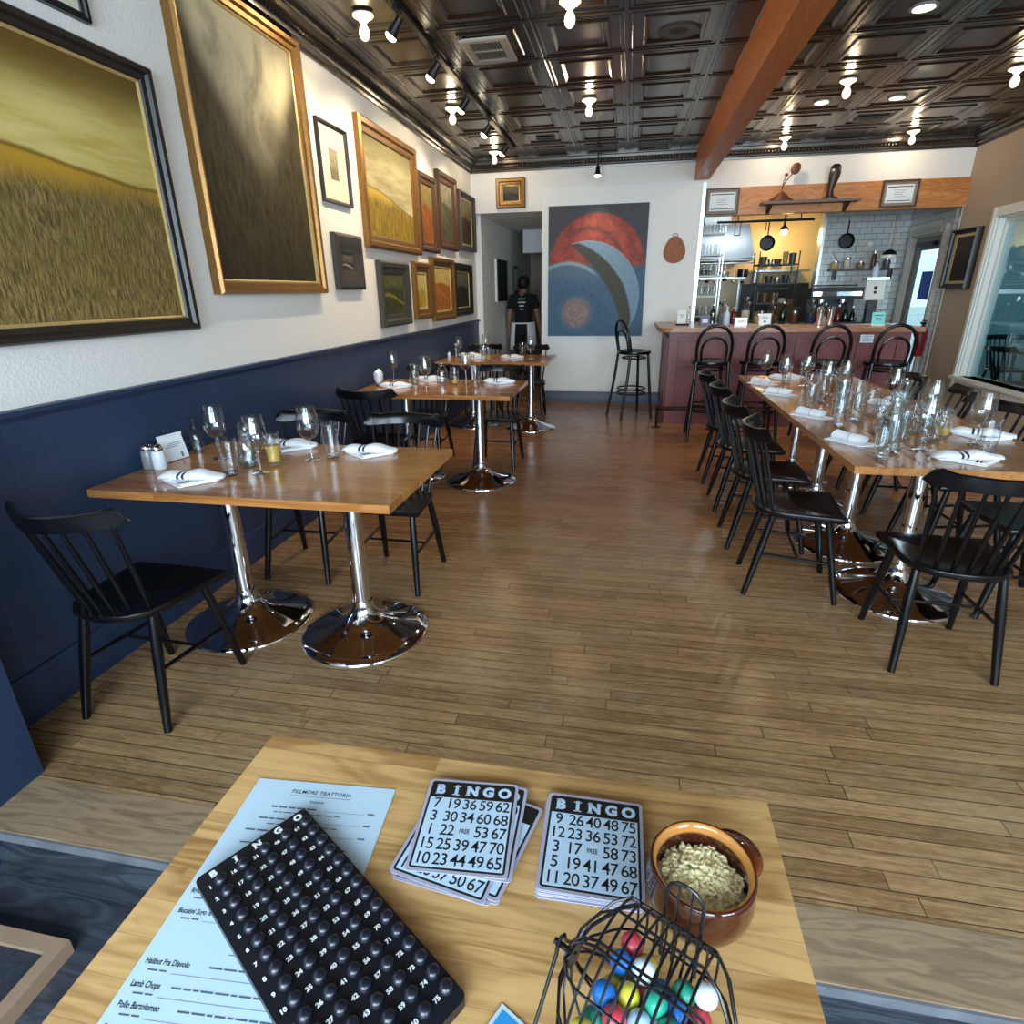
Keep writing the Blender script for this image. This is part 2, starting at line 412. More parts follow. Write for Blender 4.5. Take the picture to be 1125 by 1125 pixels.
def casing(x, y0, y1, z0, z1, w_, sill=True):
    m = MB()
    for (a, b, c, d) in ((y0 - w_, y0, z0 - w_, z1 + w_), (y1, y1 + w_, z0 - w_, z1 + w_), (y0, y1, z1, z1 + w_)):
        m.box(x - 0.022, x, a, b, c, d)
        t = w_ * 0.25
        m.box(x - 0.034, x - 0.022, a + t, b - t, c, d)
    m.box(x, 3.80, y0, y0 + 0.02, z0, z1); m.box(x, 3.80, y1 - 0.02, y1, z0, z1); m.box(x, 3.80, y0, y1, z1 - 0.02, z1)
    if sill:
        m.box(x - 0.06, 3.80, y0 - w_, y1 + w_, z0 - 0.035, z0); m.box(x - 0.025, x, y0 - w_, y1 + w_, z0 - 0.13, z0 - 0.035)
    m.bevel(0.004, 1)
    return m
wn = struct('window_1', casing(XR, WY0, WY1, WZ0, WZ1, 0.09), M['trimwhite'], 'white cased window into the next room')
m = MB(); m.box(3.745, 3.751, WY0 + 0.02, WY1 - 0.02, WZ0, WZ1 - 0.02); m.obj('window_glass', M['pane'], wn, 0)
m = MB()
for yy in (WY0 + 0.02, WY1 - 0.06): m.box(3.725, 3.77, yy, yy + 0.04, WZ0, WZ1 - 0.02)
m.box(3.725, 3.77, WY0 + 0.06, WY1 - 0.06, WZ1 - 0.06, WZ1 - 0.02); m.obj('window_stop', M['trimwhite'], wn, 0)

# outer door of the kitchen: casing, frame with glass, all seen at a slant
dr = struct('door_2', casing(XR + 0.015, 8.53, 9.37, 0.0, 2.05, 0.085, False), plain('pale grey door casing', rgb(186, 182, 172), 0.45), 'cased outer door in the kitchen wall')
m = MB()
m.box(3.72, 3.765, 8.55, 8.66, 0, 2.03); m.box(3.72, 3.765, 9.24, 9.35, 0, 2.03); m.box(3.72, 3.765, 8.66, 9.24, 1.88, 2.03); m.box(3.72, 3.765, 8.66, 9.24, 0, 0.2)
m.bevel(0.004, 1); m.obj('door_leaf', plain('grey green door paint', rgb(110, 112, 104), 0.45), dr)
m = MB(); m.box(3.738, 3.744, 8.66, 9.24, 0.2, 1.88); m.obj('door_glass', M['pane'], dr, 0)
m = MB(); m.box(3.66, 3.70, 8.70, 9.20, 1.92, 1.97); m.box(3.66, 3.715, 8.72, 8.75, 1.92, 1.97); m.obj('door_closer', M['blackmetal'], dr)
m = MB(); m.box(3.735, 3.737, 8.72, 9.02, 1.28, 1.62); o = m.obj('blue_notice', M['bluesign'], dr, 0); o['label'] = 'blue notice taped to the glass'

# street front behind the camera
m = MB()
m.box(-2.25, 3.80, -2.2, -2.0, -0.25, 0.75); m.box(-2.25, 3.80, -2.2, -2.0, 2.75, 3.02)
for a, b in ((-2.25, -1.7), (1.0, 1.55), (3.55, 3.80)): m.box(a, b, -2.2, -2.0, 0.75, 2.75)
struct('wall_front', m, M['wall'], None, 0)
for i, (a, b) in enumerate(((-1.7, 1.0), (1.55, 3.55))):
    m = MB(); m.box(a, b, -2.12, -2.06, 0.75, 0.81); m.box(a, b, -2.12, -2.06, 2.69, 2.75)
    n = 3
    for k in range(n + 1):
        x = a + (b - a - 0.06) * k / n; m.box(x, x + 0.06, -2.12, -2.06, 0.81, 2.69)
    struct('window_%d' % (i + 2), m, M['frameblack'], None, 0)

# ceiling: pressed tin panels, real relief
def tin(name, x0, x1, y0, y1, ox, oy, px=0.595, py=0.64):
    m = MB(); prof = [(0.0, 0.009), (0.012, 0.009), (0.017, 0.003), (0.030, 0.003), (0.034, 0.006), (0.042, 0.006), (0.047, 0.0),
                      (0.105, 0.0), (0.112, 0.008), (0.122, 0.008), (0.140, -0.006), (0.150, -0.006), (0.156, -0.003), (0.165, -0.003)]
    xs = []; i = math.floor((x0 - ox) / px)
    while ox + i * px < x1: xs.append((max(x0, ox + i * px), min(x1, ox + (i + 1) * px))); i += 1
    ys = []; i = math.floor((y0 - oy) / py)
    while oy + i * py < y1: ys.append((max(y0, oy + i * py), min(y1, oy + (i + 1) * py))); i += 1
    for a, b in xs:
        for c, d in ys:
            if b - a < 0.05 or d - c < 0.05:
                m.quad((a, c, ZC), (b, c, ZC), (b, d, ZC), (a, d, ZC)); continue
            lim = min(b - a, d - c) / 2 - 0.01
            prev = None
            for t, h in prof:
                if t > lim: break
                q = [m.v(p) for p in ((a + t, c + t, ZC - h), (b - t, c + t, ZC - h), (b - t, d - t, ZC - h), (a + t, d - t, ZC - h))]
                if prev:
                    for k in range(4): m.f([prev[k], prev[(k + 1) % 4], q[(k + 1) % 4], q[k]])
                prev = q
            m.f(prev)
    for f in m.bm.faces: f.normal_flip() if f.normal.z > 0 else None
    o = m.obj(name, M['tin'], None, 0, recalc=False); o['kind'] = 'structure'; o['label'] = 'dark pressed tin ceiling'
    return o
tin('ceiling', XL, 0.73, -2.0, 8.2, -0.105, 4.95)
tin('ceiling_right', 0.73, XR, -2.0, 8.2, 1.30, 4.97, 0.62, 0.64)
m = MB(); m.box(-2.25, 4.0, -2.2, 8.35, 3.02, 3.1); struct('roof_slab', m, M['wall'], None, 0)
m = MB(); m.box(0.69, 0.86, -2.0, 8.149, 2.67, 2.995); m.bevel(0.006, 2); struct('ceiling_beam', m, M['beam'], 'varnished fir beam')

def cornice(name, fn, t0, t1, beads=0.036):
    pr = [(0, 2.865), (0.018, 2.865), (0.022, 2.885), (0.045, 2.895), (0.05, 2.915), (0.072, 2.94), (0.098, 2.95), (0.104, 2.975), (0.125, 2.98), (0.125, 2.999), (0, 2.999)]
    m = MB(); m.rings([[fn(d, t0, z) for d, z in pr], [fn(d, t1, z) for d, z in pr]])
    n = int((t1 - t0) / beads)
    for i in range(n):
        p = fn(0.062, t0 + (i + 0.5) * beads, 2.925); m.ball(p, 0.013, 6)
    struct(name, m, M['tin'], 'pressed tin cornice with a bead row', 30)
cornice('trim_8', lambda d, t, z: (XL + d, t, z), -1.9, 8.2)
cornice('trim_9', lambda d, t, z: (t, 8.2 - d, z), XL, 0.69)
cornice('trim_10', lambda d, t, z: (t, 8.2 - d, z), 0.86, XR)
cornice('trim_11', lambda d, t, z: (XR - d, t, z), -1.9, 8.2)

# the room next door, seen through the side window
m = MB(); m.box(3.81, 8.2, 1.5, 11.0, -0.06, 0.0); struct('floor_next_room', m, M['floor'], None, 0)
m = MB()
for k in range(22): m.box(7.0 - 0.004 * 0, 7.12, 1.5, 11.0, 0.0 + k * 0.14, 0.135 + k * 0.14)
for k in range(22): m.box(6.99, 7.0, 1.5, 11.0, 0.12 + k * 0.14, 0.135 + k * 0.14)
struct('wall_next_room', m, plain('teal grey boarding', rgb(112, 158, 168), 0.6), 'boarded wall of the next room', 0)
m = MB()
for k in range(22): m.box(4.76, 7.0, 10.2, 10.3, k * 0.14, 0.128 + k * 0.14); m.box(4.76, 7.0, 10.21, 10.3, 0.128 + k * 0.14, 0.14 + k * 0.14)
struct('wall_next_room_end', m, plain('teal grey boarding of the end wall', rgb(160, 206, 214), 0.5), None, 0)
m = MB(); m.box(4.76, 7.1, 8.35, 10.3, 3.0, 3.1); m.box(3.8, 7.2, 0.5, 8.35, 3.0, 3.1); struct('added_roof_next_room', m, M['wall'], None, 0)  # roof added to keep sky light out and darken the next room
m = MB(); m.box(6.95, 6.985, 1.5, 11.0, 0, 0.62); struct('wainscot_next_room', m, M['navyflat'], None, 0)
m = MB(); m.box(3.8, 60, -40, 60, -0.4, -0.3); struct('ground_outside', m, plain('pale concrete', rgb(190, 190, 186), 0.9), None, 0)
# ---------------------------------------------------------------- dining tables
def pedestal(root, x, y, top, rb=0.285):
    m = MB(); m.lathe([(0.038, 0.09), (0.038, top - 0.012), (0.12, top - 0.012), (0.12, top)], 28, (x, y, 0))
    m.obj('pedestal_column', M['chrome'], root)
    m = MB(); m.lathe([(rb, 0.0), (rb, 0.006), (rb - 0.006, 0.012), (rb * 0.82, 0.024), (rb * 0.55, 0.046), (rb * 0.33, 0.072), (0.06, 0.105), (0.046, 0.14), (0.044, 0.165), (0.036, 0.165)], 48, (x, y, 0))
    m.obj('pedestal_base', M['chrome'], root, 60)
def table(label, x0, x1, y0, y1, bases, group, mat='tabletop', h=0.75, rb=0.285):
    cx, cy = (x0 + x1) / 2, (y0 + y1) / 2
    t = thing('dining_table', label, 'table', (cx, cy, 0), 0, group)
    m = MB(); m.box(x0 - cx, x1 - cx, y0 - cy, y1 - cy, h - 0.032, h); m.bevel(0.004, 2); m.obj('tabletop', M[mat], t)
    for bx, by in bases: pedestal(t, bx - cx, by - cy, h - 0.032, rb)
    return t
GT = 'tables along the navy wall'
table('oak topped table nearest the camera along the navy wall, on two chrome trumpet bases', XL + 0.032, -0.795, 1.80, 2.60, ((-1.70, 2.135), (-1.11, 2.13)), GT)
table('oak topped middle table of the three along the navy wall', XL + 0.037, -0.805, 4.09, 4.90, ((-1.73, 4.44), (-1.12, 4.425)), GT)
table('oak topped table farthest along the navy wall, in front of the doorway', XL + 0.037, -0.81, 6.20, 7.02, ((-1.72, 6.55), (-1.03, 6.46)), GT)
GL = 'tables pushed together into the long set table'
table('near half of the long set table crowded with glasses', 0.962, 1.872, 2.545, 3.952, ((1.385, 2.90), (1.345, 3.52)), GL, 'tabletop_y')
table('far half of the long set table crowded with glasses, towards the bar', 0.962, 1.872, 3.955, 5.36, ((1.36, 4.20), (1.36, 4.86)), GL, 'tabletop_y')

# ---------------------------------------------------------------- spindle chairs (facing +y, origin on the floor)
def make_chair():
    t = thing('spindle_chair', '', 'chair')
    N = 40
    def outline(k):
        pts = [(0.0, 0.200), (0.10, 0.198), (0.17, 0.196), (0.198, 0.200), (0.208, 0.188), (0.200, 0.12), (0.195, 0.02), (0.188, -0.07), (0.162, -0.14), (0.11, -0.185), (0.05, -0.203)]
        full = pts + [(0.0, -0.207)] + [(-x, y) for x, y in pts[:0:-1]]
        return [(x * k, (y + 0.0) * k) for x, y in full]
    m = MB()
    lay = [(0.86, 0.418), (0.97, 0.426), (1.0, 0.440), (0.985, 0.450), (0.93, 0.452), (0.72, 0.444), (0.4, 0.437), (0.05, 0.436)]
    m.rings([[(x, y, z) for x, y in outline(k)] for k, z in lay]); m.obj('seat', M['black'], t, 50)
    for sx in (-1, 1):
        for y0, y1 in ((0.125, 0.212), (-0.115, -0.205)):
            a, b = Vector((sx * 0.145, y0, 0.43)), Vector((sx * 0.178, y1, 0.0))
            m = MB(); m.tube([a.lerp(b, q) for q in (0, 0.35, 0.7, 1)], [0.0145, 0.0185, 0.0165, 0.0135], 10); m.obj('leg', M['black'], t)
    m = MB()
    for sx in (-1, 1): m.tube([(sx * 0.163, 0.168, 0.205), (sx * 0.164, 0, 0.215), (sx * 0.162, -0.16, 0.225)], [0.007, 0.009, 0.007], 8)
    m.tube([(-0.163, 0.02, 0.214), (0, 0.02, 0.214), (0.163, 0.02, 0.214)], [0.006, 0.008, 0.006], 8)
    m.obj('stretcher', M['black'], t)
    def rail(x): return -0.278 + 0.105 * (abs(x) / 0.217) ** 2.0
    n = 7
    for i in range(n):
        q = -1 + 2 * i / (n - 1)
        f = Vector((q * 0.145, -0.170 + 0.055 * q * q, 0.44)); tp = Vector((q * 0.184, rail(q * 0.184) - 0.002, 0.80))
        m = MB(); m.tube([f, f.lerp(tp, 0.4), tp], [0.0085, 0.0095, 0.0065], 8); m.obj('spindle', M['black'], t)
    m = MB(); rings = []
    for i in range(25):
        x = -0.22 + 0.44 * i / 24; y = rail(x); e = abs(x) / 0.22
        zt = 0.846 + 0.010 * math.exp(-((e - 0.86) / 0.10) ** 2); zb = 0.788
        if e > 0.88: zt -= 0.030 * ((e - 0.88) / 0.12) ** 2; zb += 0.012 * ((e - 0.88) / 0.12) ** 2
        th = 0.0125 * (1 - 0.45 * e ** 6)
        nx, ny = Vector((-2 * 0.105 * x / 0.217 ** 2, 1)).normalized()
        lean = -0.012
        rings.append([(x - nx * th, y - ny * th, zb), (x + nx * th, y + ny * th, zb), (x + nx * th * 1.1, y + ny * th * 1.1 + lean * 0.5, (zt + zb) / 2), (x + nx * th * 0.8, y + ny * th * 0.8 + lean, zt - 0.004),
                      (x, y + lean, zt), (x - nx * th * 0.8, y - ny * th * 0.8 + lean, zt - 0.004), (x - nx * th * 1.1, y - ny * th * 1.1 + lean * 0.5, (zt + zb) / 2)])
    m.rings(rings); m.obj('top_rail', M['black'], t, 50)
    return t
chair0 = make_chair(); _used = [0]
GC = 'black spindle chairs'
def chair(x, y, rz, label, group=None):
    if not _used[0]:
        chair0.location = (x, y, 0); chair0.rotation_euler = (0, 0, rz); chair0['label'] = label; chair0['group'] = group or GC; _used[0] = 1; return chair0
    return dup(chair0, (x, y, 0), rz, label, group or GC)
chair(-1.705, 1.60, math.radians(-2), 'black spindle chair in front of the nearest wall table, its back to the camera')
chair(-1.685, 2.735, PI + 0.02, 'black spindle chair behind the nearest wall table, against the navy wall')
chair(-1.155, 2.695, PI - 0.03, 'black spindle chair behind the nearest wall table, on the aisle side')
chair(-1.745, 3.93, 0.0, 'black spindle chair on the near side of the middle wall table')
chair(-1.74, 4.93, PI, 'black spindle chair behind the middle wall table, close to the navy wall')
chair(-1.075, 4.925, PI - 0.02, 'black spindle chair behind the middle wall table, on the aisle side')
chair(-1.725, 7.06, PI, 'black spindle chair behind the farthest wall table, close to the navy wall')
chair(-1.13, 7.0, PI + 0.05, 'black spindle chair behind the farthest wall table, beside the white back wall')
chair(1.305, 2.385, math.radians(-4), 'black spindle chair at the near end of the long table, back turned')
for y, dx, r, lb in ((2.925, 0.0, -0.10, 'nearest the camera'), (3.50, -0.012, -0.02, 'second from the camera'), (4.14, -0.005, 0.0, 'third from the camera'), (4.775, -0.012, 0.0, 'farthest, towards the bar')):
    chair(0.868 + dx, y, -PI / 2 + r, 'black spindle chair on the aisle side of the long table, ' + lb)
for y, dx, r, lb in ((2.89, 0.0, 0.05, 'nearest the camera'), (3.50, 0.0, 0.08, 'second from the camera'), (4.17, 0.02, -0.25, 'third from the camera'), (4.80, 0.0, 0.0, 'farthest, towards the bar')):
    chair(1.86 + dx, y, PI / 2 + r, 'black spindle chair on the long table\'s window side, ' + lb)

# ---------------------------------------------------------------- bentwood bar stools (facing +y)
def make_stool():
    t = thing('bar_stool', '', 'stool')
    m = MB(); m.lathe([(0.165, 0.745), (0.188, 0.748), (0.193, 0.765), (0.188, 0.783), (0.165, 0.787), (0.15, 0.781), (0.01, 0.777)], 36); m.obj('seat', M['black'], t)
    for sx in (-1, 1):
        a, b = Vector((sx * 0.118, 0.118, 0.755)), Vector((sx * 0.17, 0.18, 0)); m = MB(); m.tube([a, a.lerp(b, 0.5), b], [0.015, 0.0175, 0.0145], 10); m.obj('leg', M['black'], t)
        a, b = Vector((sx * 0.15, -0.125, 0.79)), Vector((sx * 0.185, -0.23, 0)); m = MB(); m.tube([a, a.lerp(b, 0.4) + Vector((0, 0.01, 0)), b], [0.0155, 0.0175, 0.0145], 10); m.obj('leg', M['black'], t)
    m = MB(); pts = []
    for i in range(33):
        a = PI * (i / 32) ; s = math.sin(a)
        pts.append((-math.cos(a) * (0.155 + 0.05 * s), -0.125 - 0.075 * s ** 0.8, 0.77 + 0.35 * s ** 0.75))
    m.tube(pts, 0.0155, 10); m.obj('back_hoop', M['black'], t)
    m = MB(); pts = []
    for i in range(25):
        a = PI * i / 24; s = math.sin(a)
        pts.append((-math.cos(a) * (0.11 + 0.045 * s), -0.135 - 0.05 * s ** 0.8, 0.775 + 0.235 * s ** 0.75))
    m.tube(pts, 0.012, 8); m.obj('inner_hoop', M['black'], t)
    for z, r, y in ((0.29, 0.172, -0.015), (0.345, 0.165, -0.015)):
        m = MB(); m.tube([(r * math.cos(2*PI*i/28), y + r * math.sin(2*PI*i/28), z) for i in range(28)], 0.0095, 8, True); m.obj('foot_ring', M['black'], t)
    m = MB(); m.tube([(0.14 * math.cos(2*PI*i/24), 0.14 * math.sin(2*PI*i/24), 0.70) for i in range(24)], 0.009, 8, True); m.obj('seat_ring', M['black'], t)
    return t
st0 = make_stool(); GS = 'bentwood bar stools'
st0.location = (0.835, 6.22, 0); st0['group'] = GS
st0['label'] = 'black bentwood bar stool at the bar, first one from the white wall'
dup(st0, (1.30, 6.22, 0), 0.04, 'black bentwood bar stool at the bar, second one from the white wall', GS)
dup(st0, (1.885, 6.22, 0), -0.03, 'black bentwood bar stool at the bar, third one from the white wall', GS)
dup(st0, (2.43, 6.22, 0), -0.06, 'black bentwood bar stool at the bar, beside the outer door', GS)
dup(st0, (0.09, 7.22, 0), math.radians(-62), 'black bentwood bar stool standing alone below the big painting', GS)

# ---------------------------------------------------------------- the bar
b = thing('bar_counter', 'wine red panelled bar with an oiled wood top below the kitchen opening', 'bar', (1.65, 7.2, 0))
def bx(x0, x1, y0, y1, z0, z1): return (x0 - 1.65, x1 - 1.65, y0 - 7.2, y1 - 7.2, z0, z1)
m = MB(); m.box(*bx(0.46, 2.86, 6.84, 7.05, 0, 1.015)); m.box(*bx(0.46, 0.66, 7.05, 8.12, 0, 1.015)); m.obj('bar_body', M['maroon'], b, 0)
for x0, x1 in ((0.56, 1.10), (1.16, 1.70), (1.76, 2.30), (2.36, 2.80)):
    m = MB()
    for (a, c, d, e) in ((x0, x1, 0.90, 0.96), (x0 + 0.06, x1 - 0.06, 0.60, 0.64), (x0, x1, 0.12, 0.20), (x0, x0 + 0.06, 0.20, 0.90), (x1 - 0.06, x1, 0.20, 0.90)):
        m.box(*bx(a, c, 6.822, 6.84, d, e))
    m.obj('front_panel', M['maroon'], b, 0)
m = MB()
for (a, c, d, e) in ((6.95, 8.05, 0.88, 0.95), (6.95, 8.05, 0.1, 0.18), (6.95, 7.02, 0.18, 0.88), (7.98, 8.05, 0.18, 0.88)): m.box(*bx(0.443, 0.46, a, c, d, e))
m.obj('end_panel', M['maroon'], b, 0)
m = MB(); pts = [(0.34, 8.12), (0.34, 6.90), (0.355, 6.82), (0.40, 6.775), (0.50, 6.765), (2.95, 6.765), (2.95, 7.34), (0.98, 7.34), (0.98, 8.12)]
m.prism([(x - 1.65, y - 7.2) for x, y in pts], 1.015, 1.06); m.bevel(0.008, 2); m.obj('bar_top', M['barwood'], b)
m = MB(); m.tube([(0.36 - 1.65, 6.64 - 7.2, 0.22), (0.42 - 1.65, 6.60 - 7.2, 0.22), (2.8 - 1.65, 6.60 - 7.2, 0.22)], 0.019, 10)
for x, y in ((0.37, 6.63), (0.95, 6.60), (1.55, 6.60), (2.15, 6.60), (2.75, 6.60)):
    m.tube([(x - 1.65, y - 7.2, 0.22), (x - 1.65, y - 7.2, 0.0)], 0.014, 8); m.lathe([(0.05, 0), (0.05, 0.006), (0.016, 0.012)], 16, (x - 1.65, y - 7.2, 0))
m.obj('foot_rail', plain('dark bronze tube', rgb(58, 44, 38), 0.35, metal=0.8), b)
m = MB(); m.box(*bx(2.378, 2.502, 6.815, 6.8215, 0.905, 0.985)); o = m.obj('notice_card', M['paper'], b, 0); o['label'] = 'small white notice card on the bar front'
m = MB()
for k in range(4): m.box(*bx(2.395, 2.485 - 0.02 * (k % 2), 6.8138, 6.8148, 0.968 - 0.016 * k, 0.973 - 0.016 * k))
m.obj('printing', plain('grey blue print', rgb(110, 140, 170), 0.7), o, 0)
# ---------------------------------------------------------------- tableware
TZ = 0.751
def make_wine():
    t = thing('wine_glass', '', 'wine glass')
    m = MB(); m.lathe([(0.036, 0), (0.036, 0.0015), (0.012, 0.006), (0.005, 0.012)], 28); m.obj('foot', M['glassthick'], t)
    m = MB(); m.lathe([(0.005, 0.012), (0.0036, 0.03), (0.0034, 0.075), (0.006, 0.098)], 12); m.obj('stem', M['glassthick'], t)
    m = MB()
    pr = [(0.004, 0.098), (0.024, 0.103), (0.042, 0.122), (0.0495, 0.148), (0.0485, 0.178), (0.0425, 0.215), (0.0375, 0.243), (0.0366, 0.243), (0.0416, 0.215), (0.0475, 0.178), (0.0485, 0.148), (0.041, 0.124), (0.023, 0.106), (0.001, 0.103)]
    m.lathe(pr, 28); m.obj('bowl', M['glass'], t, 80); return t
W0 = make_wine(); W0u = [0]
def wine(x, y, label, group=None):
    if not W0u[0]: W0.location = (x, y, TZ); W0['label'] = label; W0['group'] = group or 'wine glasses'; W0u[0] = 1; return W0
    return dup(W0, (x, y, TZ), random.uniform(0, 6), label, group or 'wine glasses')
def tumbler_mesh(h=0.155, r0=0.031, r1=0.0375):
    m = MB(); t = 0.0016
    m.lathe([(r0 - 0.002, 0), (r0, 0.002), (r1, h), (r1 - t, h), (r0 - t, 0.014), (0.001, 0.012)], 24)
    for f in m.bm.faces:
        if f.calc_center_median().z < 0.0135 or f.calc_center_median().z > h - 0.001: f.material_index = 1
    return m
tum0 = tumbler_mesh().obj('tumbler', [M['glass'], M['glassthick']], None, 50); tag(tum0, '', 'glass', 'tumblers'); TU = [0]
def tumbler(x, y, label, group=None, s=1.0):
    if not TU[0]:
        o = tum0; TU[0] = 1
    else: o = tum0.copy(); C.objects.link(o)
    o.location = (x, y, TZ); o.scale = (1, 1, s); o['label'] = label; o['group'] = group or 'tumblers'; return o
liquid = lambda n, c: plain(n, c, 0.1, var=0.1, scale=40)
M['amber'] = liquid('amber drink', rgb(206, 170, 84)); M['honey'] = liquid('dark honey', rgb(150, 88, 26)); M['water'] = glassy('iced water', (0.86, 0.94, 0.98), 1.0)
def drink(x, y, label, mat='amber', lvl=0.085, ice=True):
    t = thing('drinking_glass', label, 'glass', (x, y, TZ))
    tumbler_mesh(0.14, 0.030, 0.035).obj('tumbler', [M['glass'], M['glassthick']], t, 50)
    m = MB(); m.lathe([(0.027, 0.015), (0.0315, lvl), (0.001, lvl + 0.001)], 20); m.obj('drink', M[mat], t)
    if ice:
        m = MB()
        for k in range(6):
            b_ = MB(); b_.box(-.010, .010, -.009, .009, -.009, .009)
            b_.xf(Matrix.Translation((random.uniform(-.012, .012), random.uniform(-.012, .012), lvl + 0.004 + 0.009 * (k % 3))) @ Matrix.Rotation(k * 1.1, 4, 'Z') @ Matrix.Rotation(k * 0.7, 4, 'X'))
            me = bpy.data.meshes.new('i'); b_.bm.to_mesh(me); m.bm.from_mesh(me); bpy.data.meshes.remove(me); b_.bm.free()
        m.obj('ice', M['glass'], t, 0)
def carafe(x, y, label, h=0.16, water=0.0):
    t = thing('carafe', label, 'carafe', (x, y, TZ)); k = h / 0.16
    m = MB(); m.lathe([(0.040, 0), (0.044, 0.004), (0.047, 0.04 * k), (0.046, 0.085 * k), (0.038, 0.118 * k), (0.026, 0.135 * k), (0.024, 0.155 * k), (0.027, 0.16 * k), (0.0255, 0.16 * k), (0.0225, 0.15 * k), (0.0245, 0.134 * k), (0.0365, 0.116 * k), (0.0445, 0.084 * k), (0.045, 0.04 * k), (0.04, 0.008), (0.001, 0.007)], 28)
    m.obj('body', M['glass'], t, 70)
    if water:
        m = MB(); m.lathe([(0.039, 0.009), (0.0435, 0.03), (0.044, water), (0.001, water)], 24); m.obj('water', M['water'], t)
def napkin(x, y, rz, label, kind='flat', group='napkins'):
    """a folded cloth: a soft roll along x over a pointed flap towards -y"""
    t = thing('napkin', label, 'napkin', (x, y, TZ), rz, group)
    if kind == 'flat':
        t.scale = (1.15, 1.15, 1.15)
        m = MB(); rings = []
        n = 26
        for i in range(n + 1):
            u = -0.115 + 0.23 * i / n; e = abs(u) / 0.115
            hh = 0.015 * (1 - 0.55 * e ** 3) + 0.002 * math.sin(u * 60); w_ = 0.034 * (1 - 0.35 * e ** 4); yo = 0.028 + 0.004 * math.sin(u * 30)
            rings.append([(u, yo + w_ * math.cos(a), 0.004 + max(0.0, hh + hh * 0.98 * math.sin(a))) for a in [2*PI*k/14 for k in range(14)]])
        m.rings(rings)
        for f in m.bm.faces:
            cx = f.calc_center_median().x
            f.material_index = 1 if (-0.031 < cx < -0.024 or -0.014 < cx < -0.007) else 0
        m.obj('roll', [M['linen'], M['navystripe']], t, 80)
        m = MB(); pts = [(-0.108, 0.05), (-0.100, 0.012), (0.012, -0.075), (0.104, 0.012), (0.108, 0.05)]
        m.prism(pts, 0.0005, 0.0055); m.prism([(p[0] * 0.92 + 0.006, p[1] * 0.9 + 0.006) for p in pts], 0.0055, 0.010)
        m.obj('flap', M['linen'], t)
        m = MB(); m.quad((-0.012, -0.050, 0.0103), (-0.006, -0.054, 0.0103), (0.020, -0.018, 0.0103), (0.014, -0.014, 0.0103)); m.quad((0.0, -0.055, 0.0103), (0.004, -0.058, 0.0103), (0.030, -0.022, 0.0103), (0.026, -0.018, 0.0103))
        m.obj('flap_stripe', M['navystripe'], t, 0)
    else:
        m = MB(); rings = []
        for i in range(15):
            u = -0.085 + 0.17 * i / 14; r = 0.0205 * (1 + 0.05 * math.sin(u * 55))
            rings.append([(u + 0.012 * (math.sin(a)), r * math.cos(a), 0.0255 + r * math.sin(a)) for a in [2*PI*k/16 for k in range(16)]])
        m.rings(rings, False, False)
        for k in range(3):
            rr = 0.017 - 0.005 * k
            m.rings([[(-0.083 + 0.012 * math.sin(a), rr * math.cos(a), 0.0255 + rr * math.sin(a)) for a in [2*PI*q/16 for q in range(16)]], [(0.083 + 0.012 * math.sin(a), rr * math.cos(a), 0.0255 + rr * math.sin(a)) for a in [2*PI*q/16 for q in range(16)]]], k == 2, k == 2)
        for f in m.bm.faces:
            cx = f.calc_center_median().x
        m.obj('roll', M['linen'], t, 80)
        m = MB(); m.tube([(0.008 + 0.005 * math.sin(a), 0.0215 * math.cos(a), 0.0255 + 0.0215 * math.sin(a)) for a in [2*PI*k/20 for k in range(20)]], 0.0013, 6, True); m.obj('band', plain('beige paper band', rgb(150, 132, 112), 0.8), t)
        m = MB(); m.prism([(-0.105, 0.03), (-0.085, -0.065), (0.095, -0.045), (0.115, 0.055), (0.0, 0.075)], 0.0005, 0.0045); m.obj('flap', M['linen'], t)
    return t
def shaker(x, y, label, col, s=1.0):
    t = thing('shaker', label, 'shaker', (x, y, TZ)); t.scale = (s, s, s)
    m = MB(); m.lathe([(0.019, 0), (0.0205, 0.003), (0.0195, 0.05), (0.016, 0.058)], 12); m.obj('body', col, t)
    m = MB(); m.lathe([(0.0165, 0.058), (0.0175, 0.062), (0.0165, 0.07), (0.011, 0.077), (0.002, 0.079)], 16); m.obj('cap', M['chrome'], t)
M['salt'] = plain('white salt behind glass', rgb(216, 222, 228), 0.25, var=0.02); M['pepper'] = plain('dark pepper behind glass', rgb(128, 128, 130), 0.25, var=0.2, scale=400)
# nearest wall table
TW = 'on the nearest wall table'
wine(-1.372, 2.32, 'wine glass left of the aisle end tumbler ' + TW)
wine(-1.487, 2.10, 'wine glass in front of the round carafe ' + TW)
wine(-1.815, 2.29, 'wine glass beside the pump bottle ' + TW)
tumbler(-1.302, 2.378, 'clear tumbler beside the striped napkin at the aisle end of the nearest wall table')
tumbler(-1.595, 2.058, 'clear tumbler in front of the carafe ' + TW)
tumbler(-1.70, 2.34, 'clear tumbler behind the carafe ' + TW)
drink(-1.505, 2.235, 'glass of yellow drink with ice ' + TW)
carafe(-1.60, 2.19, 'round shouldered glass carafe among the glasses ' + TW, 0.165, 0.05)
napkin(-1.715, 1.945, 0.12, 'striped white napkin at the wall end of the nearest wall table, beside the shakers')
napkin(-1.165, 2.45, 0.02, 'striped white napkin at the aisle end of the nearest wall table')
napkin(-1.60, 2.50, 0.0, 'white napkin at the back edge of the nearest wall table')
shaker(-2.022, 2.10, 'grey pepper shaker with chrome cap, close to the navy wall', M['pepper'], 1.4)
shaker(-1.968, 2.098, 'white salt shaker with chrome cap, in front of the tented card', M['salt'], 1.4)
t = thing('table_card', 'white tented card with small print behind the salt shaker', 'card', (-1.995, 2.235, TZ), math.radians(80))
